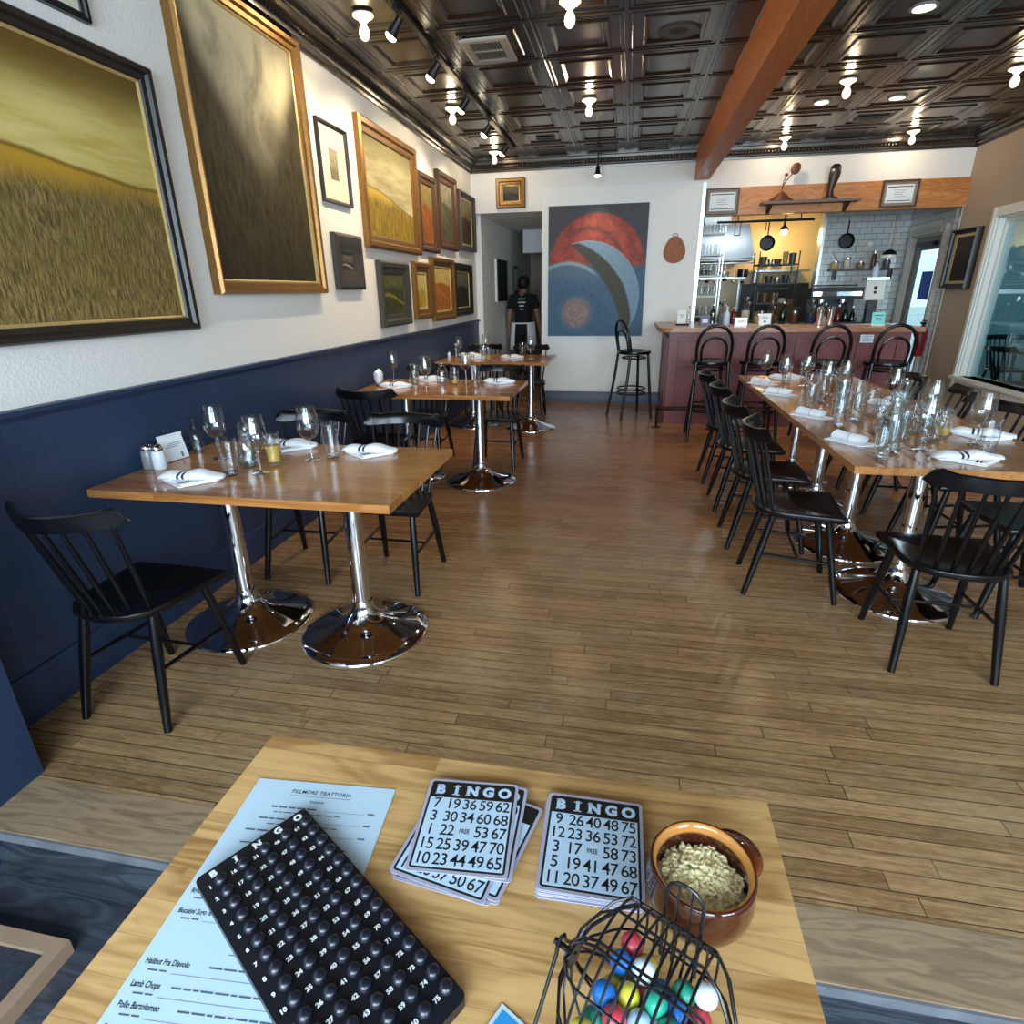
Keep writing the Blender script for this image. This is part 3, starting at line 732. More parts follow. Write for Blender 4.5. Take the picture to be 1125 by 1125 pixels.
Rm = Matrix.Rotation(math.radians(-14), 4, 'X')
m = MB(); m.box(-0.062, 0.062, -0.001, 0.001, 0.002, 0.122); m.xf(Rm); m.obj('front_leaf', M['paper'], t, 0)
m = MB(); m.box(-0.062, 0.062, -0.001, 0.001, 0, 0.122); m.xf(Matrix.Translation((0, 0.050, 0.002)) @ Matrix.Rotation(math.radians(14), 4, 'X')); m.obj('back_leaf', M['paper'], t, 0)
m = MB()
for k in range(3): m.box(-0.02 - 0.01 * k, 0.052 - 0.012 * k, -0.0016, -0.0012, 0.078 - 0.008 * k, 0.0805 - 0.008 * k)
m.box(0.026, 0.036, -0.0016, -0.0012, 0.010, 0.032); m.xf(Rm); m.obj('printing', plain('faded green grey print', rgb(92, 110, 120), 0.8), t, 0)
t = thing('pump_bottle', 'clear sanitizer bottle with a black pump beside the tented card', 'bottle', (-1.995, 2.375, TZ))
m = MB(); m.lathe([(0.028, 0), (0.030, 0.004), (0.030, 0.08), (0.024, 0.098), (0.012, 0.108), (0.012, 0.118)], 24); m.obj('body', M['glass'], t)
m = MB(); m.lathe([(0.027, 0.004), (0.0275, 0.05), (0.001, 0.05)], 20); m.obj('gel', M['water'], t)
m = MB(); m.lathe([(0.014, 0.116), (0.014, 0.13), (0.005, 0.132), (0.005, 0.155), (0.010, 0.156), (0.010, 0.164), (0.002, 0.165)], 16); m.box(-0.032, 0, -0.005, 0.005, 0.156, 0.164); m.obj('pump', M['dark'], t)
# middle wall table
TW = 'on the middle wall table'
wine(-1.96, 4.80, 'wine glass at the wall end ' + TW)
wine(-1.548, 4.44, 'wine glass in front of the carafe ' + TW)
wine(-1.30, 4.74, 'wine glass behind the pale drink ' + TW)
tumbler(-1.70, 4.61, 'clear tumbler beside the carafe, towards the navy wall, ' + TW)
tumbler(-1.175, 4.56, 'clear tumbler beside the aisle end napkin ' + TW)
tumbler(-1.605, 4.33, 'clear tumbler near the front edge ' + TW, s=0.8)
drink(-1.357, 4.60, 'glass of pale yellow drink ' + TW, 'amber', 0.04)
carafe(-1.47, 4.62, 'round shouldered carafe ' + TW, 0.17, 0.04)
napkin(-1.80, 4.41, 0.05, 'white napkin at the front wall end of the middle wall table')
napkin(-1.02, 4.72, 0.0, 'white napkin at the aisle end of the middle wall table')
napkin(-1.64, 4.79, 0.0, 'white napkin at the back edge of the middle wall table')
t = thing('napkin_glass', 'short glass stuffed with a white cloth on the middle wall table', 'glass', (-1.97, 4.50, TZ))
tumbler_mesh(0.11, 0.040, 0.044).obj('tumbler', [M['glass'], M['glassthick']], t, 50)
m = MB(); m.ball((0, 0, 0.068), 0.0375, 20, 1.55)
for v_ in m.bm.verts: v_.co += Vector((math.sin(v_.co.z * 130 + v_.co.y * 90), math.cos(v_.co.z * 90 + v_.co.x * 120), 1.6 * math.sin(v_.co.x * 150 + v_.co.y * 110))) * 0.006 * min(1.0, max(0.0, (v_.co.z - 0.05) / 0.04))
m.obj('cloth', M['linen'], t, 80)
# farthest wall table
TW = 'on the farthest wall table'
wine(-1.89, 6.62, 'wine glass beside the pepper mill ' + TW)
wine(-1.63, 6.88, 'wine glass at the back edge ' + TW)
wine(-1.045, 6.57, 'wine glass at the aisle end ' + TW)
tumbler(-1.18, 6.80, 'clear tumbler behind the aisle end wine glass ' + TW)
tumbler(-1.55, 6.42, 'clear tumbler near the front edge ' + TW)
drink(-1.48, 6.34, 'glass of amber drink at the front edge of the farthest wall table', 'amber', 0.06, False)
napkin(-1.27, 6.60, 0.0, 'white napkin at the aisle end of the farthest wall table')
napkin(-1.68, 6.55, 0.0, 'white napkin in the middle of the farthest wall table')
napkin(-1.82, 6.80, 0.0, 'white napkin at the back edge of the farthest wall table')
shaker(-2.0, 6.60, 'salt shaker close to the wall on the farthest wall table', M['salt'])
t = thing('pepper_mill', 'pepper mill beside the salt shaker on the farthest wall table', 'mill', (-1.95, 6.72, TZ))
m = MB(); m.lathe([(0.026, 0), (0.026, 0.02), (0.018, 0.06), (0.024, 0.10), (0.016, 0.115)], 16); m.obj('body', plain('grey steel mill', rgb(110, 110, 112), 0.3, metal=0.7), t)
m = MB(); m.ball((0, 0, 0.135), 0.022, 12); m.obj('knob', M['steel'], t)
# long table
LG = 'wine glasses on the long table'
for x, y, lb in ((1.625, 3.0, 'wine glass nearest the camera on the long table, beside the window side napkin'), (1.60, 3.42, 'wine glass on the window side of the long table, second from the camera'), (1.60, 3.90, 'wine glass on the window side of the long table, third from the camera'),
                 (1.47, 4.35, 'wine glass in the middle row of the long table, over the blue water carafe'), (1.32, 4.23, 'wine glass in the middle row of the long table, beside the amber jar'), (1.34, 4.78, 'wine glass in the middle row of the long table, near its far end'),
                 (1.16, 4.66, 'wine glass on the aisle side of the long table, behind the second rolled napkin'), (1.09, 4.98, 'wine glass at the far aisle corner of the long table'), (1.335, 2.86, 'wine glass beside the large flat napkin at the near end of the long table')):
    wine(x, y, lb, LG)
TG = 'tumblers crowded along the middle of the long table'
for x, y in ((1.483, 3.07), (1.42, 3.02), (1.36, 3.10), (1.45, 3.22), (1.53, 3.30), (1.29, 3.22), (1.38, 3.40), (1.48, 3.52), (1.27, 3.48), (1.40, 3.66), (1.52, 3.62), (1.30, 3.82), (1.44, 3.98), (1.26, 4.06), (1.36, 4.50), (1.50, 4.62), (1.28, 4.42), (1.24, 4.92), (1.40, 5.02)):
    tumbler(x, y, 'clear tumbler among many alike crowded along the middle of the long table', TG, random.choice((0.9, 1.0, 1.0)))
tumbler(1.105, 2.675, 'clear tumbler on the near aisle corner of the long table')
tumbler(1.20, 2.80, 'clear tumbler behind the corner tumbler on the long table')
tumbler(1.135, 3.32, 'clear tumbler between the two nearest rolled napkins on the long table')
tumbler(1.125, 3.82, 'clear tumbler behind the third rolled napkin of the long table')
tumbler(1.59, 2.84, 'clear tumbler in front of the nearest wine glass on the long table')
carafe(1.42, 4.20, 'tall water carafe in the middle of the long table, beside the amber jar', 0.22, 0.12)
carafe(1.275, 3.04, 'water carafe on the near half of the long table', 0.2, 0.11)
carafe(1.60, 3.75, 'water carafe on the window side of the long table', 0.2, 0.11)
drink(1.37, 3.255, 'glass of dark amber drink on the near half of the long table', 'honey', 0.09, False)
drink(1.395, 4.39, 'amber jar in the middle of the long table', 'honey', 0.10, False)
drink(1.545, 3.14, 'glass of pale yellow drink near the window side napkin of the long table', 'amber', 0.05, False)
napkin(1.455, 2.685, 0.03, 'large flat striped napkin at the near end of the long table')
napkin(1.73, 3.16, -0.45, 'white napkin on the window side of the long table beside the nearest wine glass')
napkin(1.30, 5.15, 0.0, 'white napkin at the far end of the long table')
napkin(1.66, 4.05, 0.4, 'white napkin on the window side of the long table, half hidden by glasses')
for i, (x, y, r, lb) in enumerate(((1.075, 2.98, -1.05, 'nearest the camera'), (1.065, 3.60, -0.95, 'second from the camera'), (1.062, 4.36, -0.75, 'third from the camera'), (1.045, 4.86, -0.95, 'farthest, by the corner'))):
    napkin(x, y, r, 'rolled white napkin on the aisle edge of the long table, ' + lb, 'roll', 'rolled napkins')
# ---------------------------------------------------------------- the foreground table with the bingo set
FX0, FX1, FY0, FY1 = -0.557, 0.236, -0.22, 0.694
t = thing('butcher_block_table', 'pale oak butcher block table carrying the bingo set', 'table', (-0.16, 0.237, -0.17))
m = MB(); m.box(FX0 + 0.16, FX1 + 0.16, FY0 - 0.237, FY1 - 0.237, 0.885, 0.92); m.bevel(0.0035, 2); m.obj('tabletop', M['butcher'], t)
m = MB(); m.lathe([(0.038, 0.09), (0.038, 0.873), (0.13, 0.873), (0.13, 0.885)], 24); m.obj('pedestal_column', M['chrome'], t)
m = MB(); m.lathe([(0.27, 0), (0.27, 0.006), (0.22, 0.024), (0.09, 0.08), (0.046, 0.14), (0.038, 0.15)], 36); m.obj('pedestal_base', M['chrome'], t)

# paper menu
t = thing('paper_menu', 'long pale printed menu sheet lying under the bingo master board', 'menu', (-0.523, 0.6045, 0.7507), math.radians(4.2))
m = MB(); m.box(0, 0.217, -0.362, 0, 0, 0.0006); o = m.obj('sheet', plain('pale menu paper', rgb(188, 214, 230), 0.4, var=0.012, scale=8), t, 0)
gi = plain('grey printing ink', rgb(84, 96, 112), 0.6)
m = MB(); m.text('FILLMORE TRATTORIA', 0.0088, (0.1085, -0.019, 0.0008), 0.00012, 1.05); m.box(0.062, 0.155, -0.0262, -0.0257, 0.0007, 0.0008)
m.text('Insalate', 0.0075, (0.1085, -0.035, 0.0008)); m.obj('heading', M['ink'], t, 0)
m = MB()
def wline(x, y, ws, h=0.0026):
    h *= 0.72
    for w_ in ws: m.box(x, x + w_, y - h / 2, y + h / 2, 0.0007, 0.0008); x += w_ + 0.0022
random.seed(3)
yy = -0.048
for k in range(3):
    wline(0.045 - 0.009 * k, yy, [random.uniform(0.006, 0.018) for _ in range(5)], 0.0034); m.box(0.125, 0.185, yy - 0.0018, yy - 0.0014, 0.0007, 0.0008); wline(0.190, yy, [0.010], 0.003)
    wline(0.052, yy - 0.0085, [random.uniform(0.005, 0.014) for _ in range(9)], 0.002); yy -= 0.020
wline(0.030, yy, [0.02, 0.016]); wline(0.150, yy, [0.03]); yy -= 0.014
wline(0.150, yy - 0.005, [0.014, 0.02])
m.obj('small_print', gi, t, 0)
m = MB()
for y, s in ((-0.163, 'Prawns Fra Diavolo'), (-0.180, 'Rigatoni Speck'), (-0.205, 'Bucatini Sugo di Carne'), (-0.262, 'Halibut Fra Diavolo'), (-0.285, 'Lamb Chops'), (-0.305, 'Pollo Bartolomeo'), (-0.326, 'Eggplant Parmigiana')):
    m.text(s, 0.0086, (0.008, y, 0.0008), 0.00018, 1.0, 'LEFT', squash=0.78)
m.text('Entrees', 0.0085, (0.113, -0.241, 0.0008), 0, 1, squash=0.9); m.box(0.098, 0.128, -0.2475, -0.247, 0.0007, 0.0008)
m.obj('dish_names', M['ink'], t, 0)
m = MB()
for y, x in ((-0.180, 0.064), (-0.205, 0.096), (-0.262, 0.084), (-0.285, 0.055), (-0.305, 0.076), (-0.326, 0.088)):
    ws = []; tot = x
    while tot < 0.175: w_ = random.uniform(0.006, 0.016); ws.append(w_); tot += w_ + 0.0022
    wline(x, y, ws, 0.0024); wline(0.016, y - 0.0085, [0.012, 0.009], 0.0022); m.box(0.045, 0.19, y - 0.0105, y - 0.0102, 0.0007, 0.0008)
m.obj('descriptions', gi, t, 0)

# bingo master board
t = thing('bingo_master_board', 'black bingo master board with rows of round pockets, lying across the menu', 'bingo board', (-0.4985, 0.4295, 0.7515), math.radians(57.2))
BW, BL = 0.149, 0.346
m = MB(); pts = []
for cx, cy, a0 in ((BW - 0.008, -0.008, 0), (0.008, -0.008, 90), (0.008, -BL + 0.008, 180), (BW - 0.008, -BL + 0.008, 270)):
    for k in range(6): a = math.radians(a0 + 18 * k); pts.append((cx + 0.008 * math.cos(a), cy + 0.008 * math.sin(a)))
m.prism(pts, 0, 0.0135); m.bevel(0.0015, 2, 60); m.obj('board_plate', plain('black moulded plastic', rgb(22, 23, 30), 0.38, var=0.08, scale=60), t)
PX, PY = 0.0286, 0.0214
dm = plain('glossy black dome', rgb(24, 27, 38), 0.25)
m = MB(); dome = m.lathe([(0.0069, 0), (0.0068, 0.0012), (0.0060, 0.0038), (0.0042, 0.0058), (0.0018, 0.0067), (0.0002, 0.0068)], 16).obj('dome', dm, t, 60)
first = True
for c_ in range(5):
    for r_ in range(15):
        o = dome if first else dome.copy()
        if not first: C.objects.link(o)
        first = False
        o.scale = (1.22, 1.22, 1.15); o.location = (0.0035 + (c_ + 0.72) * PX, -(r_ + 0.93) * PY - 0.004, 0.0133)
m = MB()
for c_ in range(5):
    for r_ in range(15): m.text(str(c_ * 15 + r_ + 1), 0.0072, (0.0035 + (c_ + 0.24) * PX, -(r_ + 1.02) * PY - 0.004, 0.0137), 0.0003)
m.obj('pocket_numbers', M['inkwhite'], t, 0)
def slab_letter(m, ch, s, x, y, z, off):
    m.text(ch, s, (x, y, z), off)
    if ch in 'BIN':
        q = s * 0.36; th = s * 0.06
        xs = {'B': (-0.30, 0.0), 'I': (-0.24, 0.24), 'N': (-0.44, -0.1)}[ch]
        m.box(x + xs[0] * s, x + xs[1] * s, y + q - th, y + q, z - 0.0001, z); m.box(x + xs[0] * s, x + xs[1] * s, y - q, y - q + th, z - 0.0001, z)
        if ch == 'N': m.box(x + 0.14 * s, x + 0.46 * s, y + q - th, y + q, z - 0.0001, z)
m = MB()
for i, ch in enumerate('BINGO'): slab_letter(m, ch, 0.0135, 0.0035 + (i + 0.57) * PX, -0.0095, 0.0137, 0.0008)
m.obj('board_letters', M['inkwhite'], t, 0)

# bingo cards
M['lamin'] = plain('clear violet tinted laminate edge', rgb(168, 168, 186), 0.2, var=0.06, scale=15)
M['cardwhite'] = plain('pale blue white card', rgb(184, 210, 230), 0.45, var=0.01)
CW, CH = 0.133, 0.149
def rrect(w_, h_, r, dx=0, dy=0):
    p = []
    for cx, cy, a0 in ((w_/2 - r, h_/2 - r, 0), (-w_/2 + r, h_/2 - r, 90), (-w_/2 + r, -h_/2 + r, 180), (w_/2 - r, -h_/2 + r, 270)):
        for k in range(5): a = math.radians(a0 + 22.5 * k); p.append((cx + dx + r * math.cos(a), cy + dy + r * math.sin(a)))
    return p
def card(label, x, y, z, rz, rows=None, group='bingo cards'):
    t = thing('bingo_card', label, 'bingo card', (x, y, z), rz, group)
    m = MB(); m.prism(rrect(CW, CH, 0.006), 0, 0.0013); m.obj('laminate', M['lamin'], t)
    m = MB(); m.prism(rrect(CW - 0.0085, CH - 0.0085, 0.004), 0.0013, 0.0015); m.obj('black_ground', M['ink'], t, 0)
    gw, gh = CW - 0.0145, (CH - 0.0145) * 0.81
    y0 = -CH / 2 + 0.0072
    m = MB()
    for i in range(5):
        for j in range(5): m.box(-gw/2 + gw * i / 5 + 0.0002, -gw/2 + gw * (i + 1) / 5 - 0.0002, y0 + gh * j / 5 + 0.0002, y0 + gh * (j + 1) / 5 - 0.0002, 0.0015, 0.0017)
    m.box(-gw/2, gw/2, y0, y0 + gh, 0.00148, 0.0016)
    m.obj('number_grid', M['cardwhite'], t, 0)
    if rows:
        m = MB()
        for j, row in enumerate(rows):
            for i, s in enumerate(row):
                cx, cy = -gw/2 + gw * (i + 0.5) / 5, y0 + gh * (4.5 - j) / 5
                if s == 'FREE': m.text(s, 0.0096, (cx, cy, 0.0018), 0.0002, squash=0.72)
                else: m.text(s, 0.0240, (cx, cy, 0.0018), 0.0002, 0.92, squash=0.92)
        m.obj('numbers', M['ink'], t, 0)
        m = MB()
        for i, ch in enumerate('BINGO'): slab_letter(m, ch, 0.0225, -gw/2 + gw * (i + 0.5) / 5, CH / 2 - 0.0195, 0.0017, 0.0013)
        m.obj('letters', M['cardwhite'], t, 0)
    return t
R1 = [r.split() for r in ('9 26 40 48 75', '12 23 36 53 72', '3 17 FREE 58 73', '5 19 41 47 68', '11 20 37 49 67')]
R2 = [r.split() for r in ('7 19 36 59 62', '3 30 34 60 68', '1 22 FREE 53 67', '15 25 39 47 70', '10 23 44 49 65')]
R3 = [r.split() for r in ('4 18 31 52 70', '8 21 33 46 61', '2 29 FREE 55 66', '14 16 42 60 71', '13 26 37 50 67')]
ORD = ['bottom', 'second lowest', 'third lowest', 'fourth lowest', 'fifth lowest', 'sixth lowest']
z = 0.7508
for k in range(6):
    card(ORD[k] + ' bingo card of the neat stack beside the bowl', -0.0105 + random.uniform(-.0015, .0015), 0.5695 + random.uniform(-.0015, .0015), z, math.radians(random.uniform(-1.2, 1.2) + 1), None, 'cards in the neat stack'); z += 0.0018
card('top bingo card of the neat stack, first row 9 26 40 48 75', -0.0095, 0.571, z, math.radians(0.6), R1)
z = 0.7508
for k, (dx, dy, a) in enumerate(((0.006, -0.006, -4), (0.012, 0.004, -16), (-0.002, -0.010, -6), (0.020, 0.002, -14))):
    card(ORD[k] + ' bingo card of the fanned pile beside the menu', -0.184 + dx, 0.560 + dy, z, math.radians(a), None, 'cards in the fanned pile'); z += 0.0018
card('slanted bingo card in the fanned pile with a 37 50 67 row showing', -0.187, 0.551, z, math.radians(-9.5), R3); z += 0.0018
card('bingo card just under the top one of the fanned pile, letters peeking out', -0.174, 0.572, z, math.radians(1), R3); z += 0.0018
card('top bingo card of the fanned pile, row 7 19 36 59 62', -0.1835, 0.5705, z, math.radians(4.5), R2)

# glazed bowl of macaroni
t = thing('soup_crock', 'brown glazed crock with a caramel rim, holding macaroni', 'bowl', (0.118, 0.511, 0.7505)); t.scale = (0.93, 0.93, 0.95)
def _glaze():
    g = G('brown and caramel glaze'); x, y, z = g.xyz(g.co())
    n = g.noise(g.co(), 35.0, 4)
    k = g.step(z + n * 0.003, 0.071, 0.076) * g.step((x * x + y * y).sqrt() + n * 0.002, 0.0622, 0.0600)
    base = g.mix(n, rgb(46, 18, 10), rgb(76, 32, 16))
    g.set(col=g.mix(k, base, rgb(190, 128, 62)), rough=0.1, coat=0.5); return g.m
M['glaze'] = _glaze()
m = MB(); m.lathe([(0.042, 0), (0.046, 0.003), (0.056, 0.014), (0.064, 0.032), (0.0665, 0.050), (0.0655, 0.066), (0.0645, 0.076), (0.0642, 0.081), (0.0620, 0.0845), (0.0585, 0.0835), (0.0555, 0.078), (0.0545, 0.070), (0.055, 0.060), (0.053, 0.03), (0.04, 0.012), (0.001, 0.010)], 48); m.obj('crock_body', M['glaze'], t, 80)
m = MB(); rings = []
for i in range(13):
    a = math.radians(-34 + 68 * i / 12); e = abs(i - 6) / 6; ext = 0.0625 + 0.018 * (1 - e ** 2.2)
    ca, sa = math.cos(a + 0.55), math.sin(a + 0.55)
    rings.append([(0.060 * ca, 0.060 * sa, 0.083), (ext * ca, ext * sa, 0.0815), ((ext + 0.002) * ca, (ext + 0.002) * sa, 0.077), (ext * ca, ext * sa, 0.072), (0.061 * ca, 0.061 * sa, 0.060)])
m.rings(rings); m.obj('lug_handle', plain('dark caramel glaze', rgb(96, 44, 18), 0.1, var=0.15, coat=0.5), t, 80)
m = MB(); random.seed(5)
for k in range(430):
    r = 0.0525 * math.sqrt(random.random()); a = random.uniform(0, 2*PI)
    h = 0.051 + 0.010 * (1 - (r / 0.0525) ** 2) + random.uniform(-0.004, 0.003)
    q = Matrix.Translation((r * math.cos(a), r * math.sin(a), h)) @ Matrix.Rotation(random.uniform(0, 6.3), 4, 'Z') @ Matrix.Rotation(random.uniform(-0.5, 0.5), 4, 'X')
    m.tube([q @ Vector((0.0042 * math.cos(b), 0.0042 * math.sin(b), 0)) for b in [math.radians(20 + 42 * j) for j in range(5)]], 0.0024, 6)
m.lathe([(0.0515, 0.03), (0.053, 0.048), (0.03, 0.056), (0.001, 0.058)], 24)
o = solo('macaroni', m, plain('pale macaroni', rgb(252, 240, 190), 0.45, var=0.04, scale=200), 'heap of small elbow macaroni in the brown crock', 'macaroni', (0.118, 0.511, 0.7505)); o['kind'] = 'stuff'; o.scale = (0.93, 0.93, 0.95)

# wire bingo cage
AX, AY, AZ, AROT = 0.046, 0.334, 0.862, math.radians(-27)
t = thing('bingo_cage', 'black wire bingo cage on a wire stand, full of coloured balls', 'bingo cage', (AX, AY, 0.7505), AROT)
AZ0 = AZ - 0.7505; CR, HL, HE = 0.069, 0.040, 0.074
bw = plain('black coated wire', rgb(20, 21, 26), 0.25)
def hoop(r, x, n=40): return [(x, r * math.cos(2*PI*k/n), AZ0 + r * math.sin(2*PI*k/n)) for k in range(n)]
for k in range(9):
    m = MB(); m.tube(hoop(CR, -HL + 2 * HL * k / 8), 0.00135, 6, True); m.obj('hoop', bw, t)
for k in range(12):
    a = 2*PI*k/12 + 0.26; da = 0.035
    for q in ((a - da, a + da) if k % 3 == 0 else (a,)):
        m = MB(); cy, cz = math.cos(q), math.sin(q); R_ = CR + 0.0014
        m.tube([(-HE, 0.010 * cy, AZ0 + 0.010 * cz), (-HE + 0.004, 0.030 * cy, AZ0 + 0.030 * cz), (-HL - 0.014, 0.058 * cy, AZ0 + 0.058 * cz), (-HL, R_ * cy, AZ0 + R_ * cz), (HL, R_ * cy, AZ0 + R_ * cz), (HL + 0.014, 0.058 * cy, AZ0 + 0.058 * cz), (HE - 0.004, 0.030 * cy, AZ0 + 0.030 * cz), (HE, 0.010 * cy, AZ0 + 0.010 * cz)], 0.00135, 6); m.obj('long_wire', bw, t)
for s in (-1, 1):
    m = MB(); m.lathe([(0.0125, -0.003), (0.0125, 0.003)], 16, (s * HE, 0, AZ0), 0); m.lathe([(0.003, -0.012), (0.003, 0.012)], 10, (s * (HE + 0.008), 0, AZ0), 0); m.obj('hub', bw, t)
    m = MB(); X_ = s * (HE + 0.013)
    m.tube([(X_, -0.075, 0.0025), (X_, -0.008, AZ0 - 0.004), (X_, -0.006, AZ0 + 0.006), (X_, 0.0, AZ0 + 0.010), (X_, 0.006, AZ0 + 0.006), (X_, 0.008, AZ0 - 0.004), (X_, 0.075, 0.0025)], 0.002, 8); m.obj('stand_leg', bw, t)
    m = MB(); m.tube([(-HE - 0.013, s * 0.075, 0.0025), (HE + 0.013, s * 0.075, 0.0025)], 0.002, 8); m.obj('stand_rail', bw, t)
m = MB(); m.tube([(HE + 0.018, 0, AZ0), (HE + 0.022, 0, AZ0), (HE + 0.022, 0.020, AZ0 - 0.010), (HE + 0.034, 0.022, AZ0 - 0.012)], 0.002, 8); m.ball((HE + 0.037, 0.022, AZ0 - 0.012), 0.005, 10); m.obj('crank', bw, t)
m = MB(); gy = 0.056
loop = [(q[0] - 0.008, q[1], q[2]) for q in [(-0.002, gy, AZ0 - 0.01), (-0.002, gy, AZ0 + 0.078), (0.001, gy, AZ0 + 0.088), (0.007, gy, AZ0 + 0.0935), (0.015, gy, AZ0 + 0.095), (0.023, gy, AZ0 + 0.0935), (0.029, gy, AZ0 + 0.088), (0.032, gy, AZ0 + 0.078), (0.032, gy, AZ0 - 0.01)]]
m.tube(loop, 0.0017, 8)
for x in (0.001, 0.013): m.tube([(x, gy, AZ0 - 0.01), (x, gy, AZ0 + 0.094)], 0.0012, 6)
m.obj('ball_gate', bw, t)
cols = {'white': rgb(226, 236, 240), 'yellow': rgb(226, 216, 66), 'red': rgb(196, 62, 76), 'blue': rgb(34, 120, 214), 'green': rgb(38, 158, 128), 'pale blue': rgb(170, 210, 236)}
random.seed(11)
BR = 0.0112; NB = 54
P_ = [Vector((random.uniform(-.04, .04), random.uniform(-.04, .04), random.uniform(-.045, .03))) for _ in range(NB)]
for it in range(420):
    for p in P_: p.z -= 0.0006 if it < 330 else 0.0002
    for i in range(NB):
        for j in range(i):
            d = P_[i] - P_[j]; l = d.length
            if l < 2 * BR: q = d * ((2 * BR - l) / max(l, 1e-5) * 0.5); P_[i] += q; P_[j] -= q
    for p in P_:
        r = math.hypot(p.y, p.z); lim = CR - 0.0025 - BR
        if r > lim: p.y *= lim / r; p.z *= lim / r
        p.x = max(-HL - 0.004 + BR * 0.6, min(HL + 0.004 - BR * 0.6, p.x))
bm_ = MB(); bm_.ball((0, 0, 0), BR, 20); b0 = bm_.obj('bingo_ball', plain('bingo ball', (0.5, 0.5, 0.5, 1), 0.35), None, 80)
names = list(cols); mats = {n: plain(n + ' bingo ball', c, 0.32, var=0.01) for n, c in cols.items()}
Rz = Matrix.Rotation(AROT, 3, 'Z')
order = sorted(range(NB), key=lambda i: -P_[i].z)
seq = ['white', 'green', 'yellow', 'red', 'white', 'blue', 'yellow', 'pale blue', 'green', 'blue', 'white', 'red', 'blue', 'yellow', 'white', 'red', 'blue', 'green']
for n_, i in enumerate(order):
    cn = seq[n_ % len(seq)]
    if n_ == 0: o = b0
    else: o = bpy.data.objects.new('bingo_ball', b0.data.copy()); C.objects.link(o)
    o.data.materials[0] = mats[cn]; o.location = Vector((AX, AY, AZ)) + Rz @ P_[i]
    tag(o, cn + ' bingo ball lying among the others inside the wire cage', 'ball', cn + ' balls in the wire cage')
# small card at the corner of the picture
t = thing('blue_card', 'small blue and white card lying beside the bingo cage', 'card', (-0.088, 0.338, 0.7505), math.radians(-28))
m = MB(); m.box(-0.02, 0.02, -0.03, 0.03, 0, 0.0012); m.obj('card_edge', M['cardwhite'], t, 0)
m = MB(); m.box(-0.016, 0.016, -0.026, 0.026, 0.0012, 0.0015); m.obj('card_face', plain('bright blue print', rgb(40, 140, 200), 0.5), t, 0)
# framed mat on the lower floor
t = thing('floor_mat', 'dark floor mat in a pale wooden frame below the step', 'mat', (-1.69, 0.45, -0.17))
m = MB()
for a in ((-0.36, 0.335, 0.295, 0.332), (-0.36, 0.335, -0.5, -0.46), (0.298, 0.335, -0.46, 0.295)): m.box(*a, 0, 0.045)
m.bevel(0.004, 1); m.obj('mat_frame', plain('pale bare wood', rgb(160, 132, 108), 0.6), t)
m = MB(); m.box(-0.36, 0.298, -0.46, 0.295, 0, 0.03); m.obj('mat_pile', plain('dark blue grey mat', rgb(44, 48, 58), 0.95, var=0.25, scale=60, bump=0.6), t, 0)
# ---------------------------------------------------------------- pictures
def canvas_mat(name, fn):
    g = G(name); P = g.xyz(g.co('UV')); fn(g, P[0], P[1]); return g.m
def uvquad(name, p00, p10, p11, p01, mat, parent):
    me = bpy.data.meshes.new(name); me.from_pydata([p00, p10, p11, p01], [], [(0, 1, 2, 3)])
    uv = me.uv_layers.new(); 
    for i, c in enumerate(((0, 0), (1, 0), (1, 1), (0, 1))): uv.data[i].uv = c
    me.materials.append(mat); o = bpy.data.objects.new(name, me); C.objects.link(o); o.parent = parent; return o
def picture(label, w_, h_, fm, fw, mat, loc, rz, depth=0.03, mount=None, mw=0.0, slip=None, cat='painting', name='framed_painting', tilt=0.0, lw=None):
    """local frame: picture in the xz plane, facing -y, origin at the bottom centre of its back"""
    t = thing(name, label, cat, loc, rot=(tilt, 0, rz))
    m = MB(); W, H = w_ / 2, h_
    pr = [(0, 0), (0, depth * 0.75), (fw * 0.15, depth), (fw * 0.45, depth * 0.9), (fw * 0.6, depth * 0.62), (fw * 0.9, depth * 0.5), (fw, depth * 0.36), (fw, 0)]
    rg = []
    for d, y in pr: rg.append([(-W + d, -y, d), (W - d, -y, d), (W - d, -y, H - d), (-W + d, -y, H - d)])
    m.rings(rg, False, False); m.obj('frame', M[fm], t, 30)
    i = fw
    if slip:
        m = MB(); s = slip[1]; y = -depth * 0.34
        m.rings([[(-W + d, yy, d), (W - d, yy, d), (W - d, yy, H - d), (-W + d, yy, H - d)] for d, yy in ((i - 0.002, y), (i + s * 0.5, y - 0.003), (i + s, y + 0.001), (i + s, y + 0.008))], False, False); m.obj('slip', M[slip[0]], t, 30); i += s
    y = -depth * 0.25
    if mount:
        m = MB(); m.rings([[(-W + d, yy, d), (W - d, yy, d), (W - d, yy, H - d), (-W + d, yy, H - d)] for d, yy in ((i, y - 0.002), (i + mw, y - 0.002), (i + mw, y + 0.003))], False, False); m.obj('mount', M[mount], t, 0); i += mw
    uvquad('canvas', (-W + i, y + 0.002, i), (W - i, y + 0.002, i), (W - i, y + 0.002, H - i), (-W + i, y + 0.002, H - i), mat, t)
    m = MB(); m.box(-W + 0.01, W - 0.01, -0.004, 0.0, 0.01, H - 0.01); m.obj('backing', M['framebrown'], t, 0)
    return t
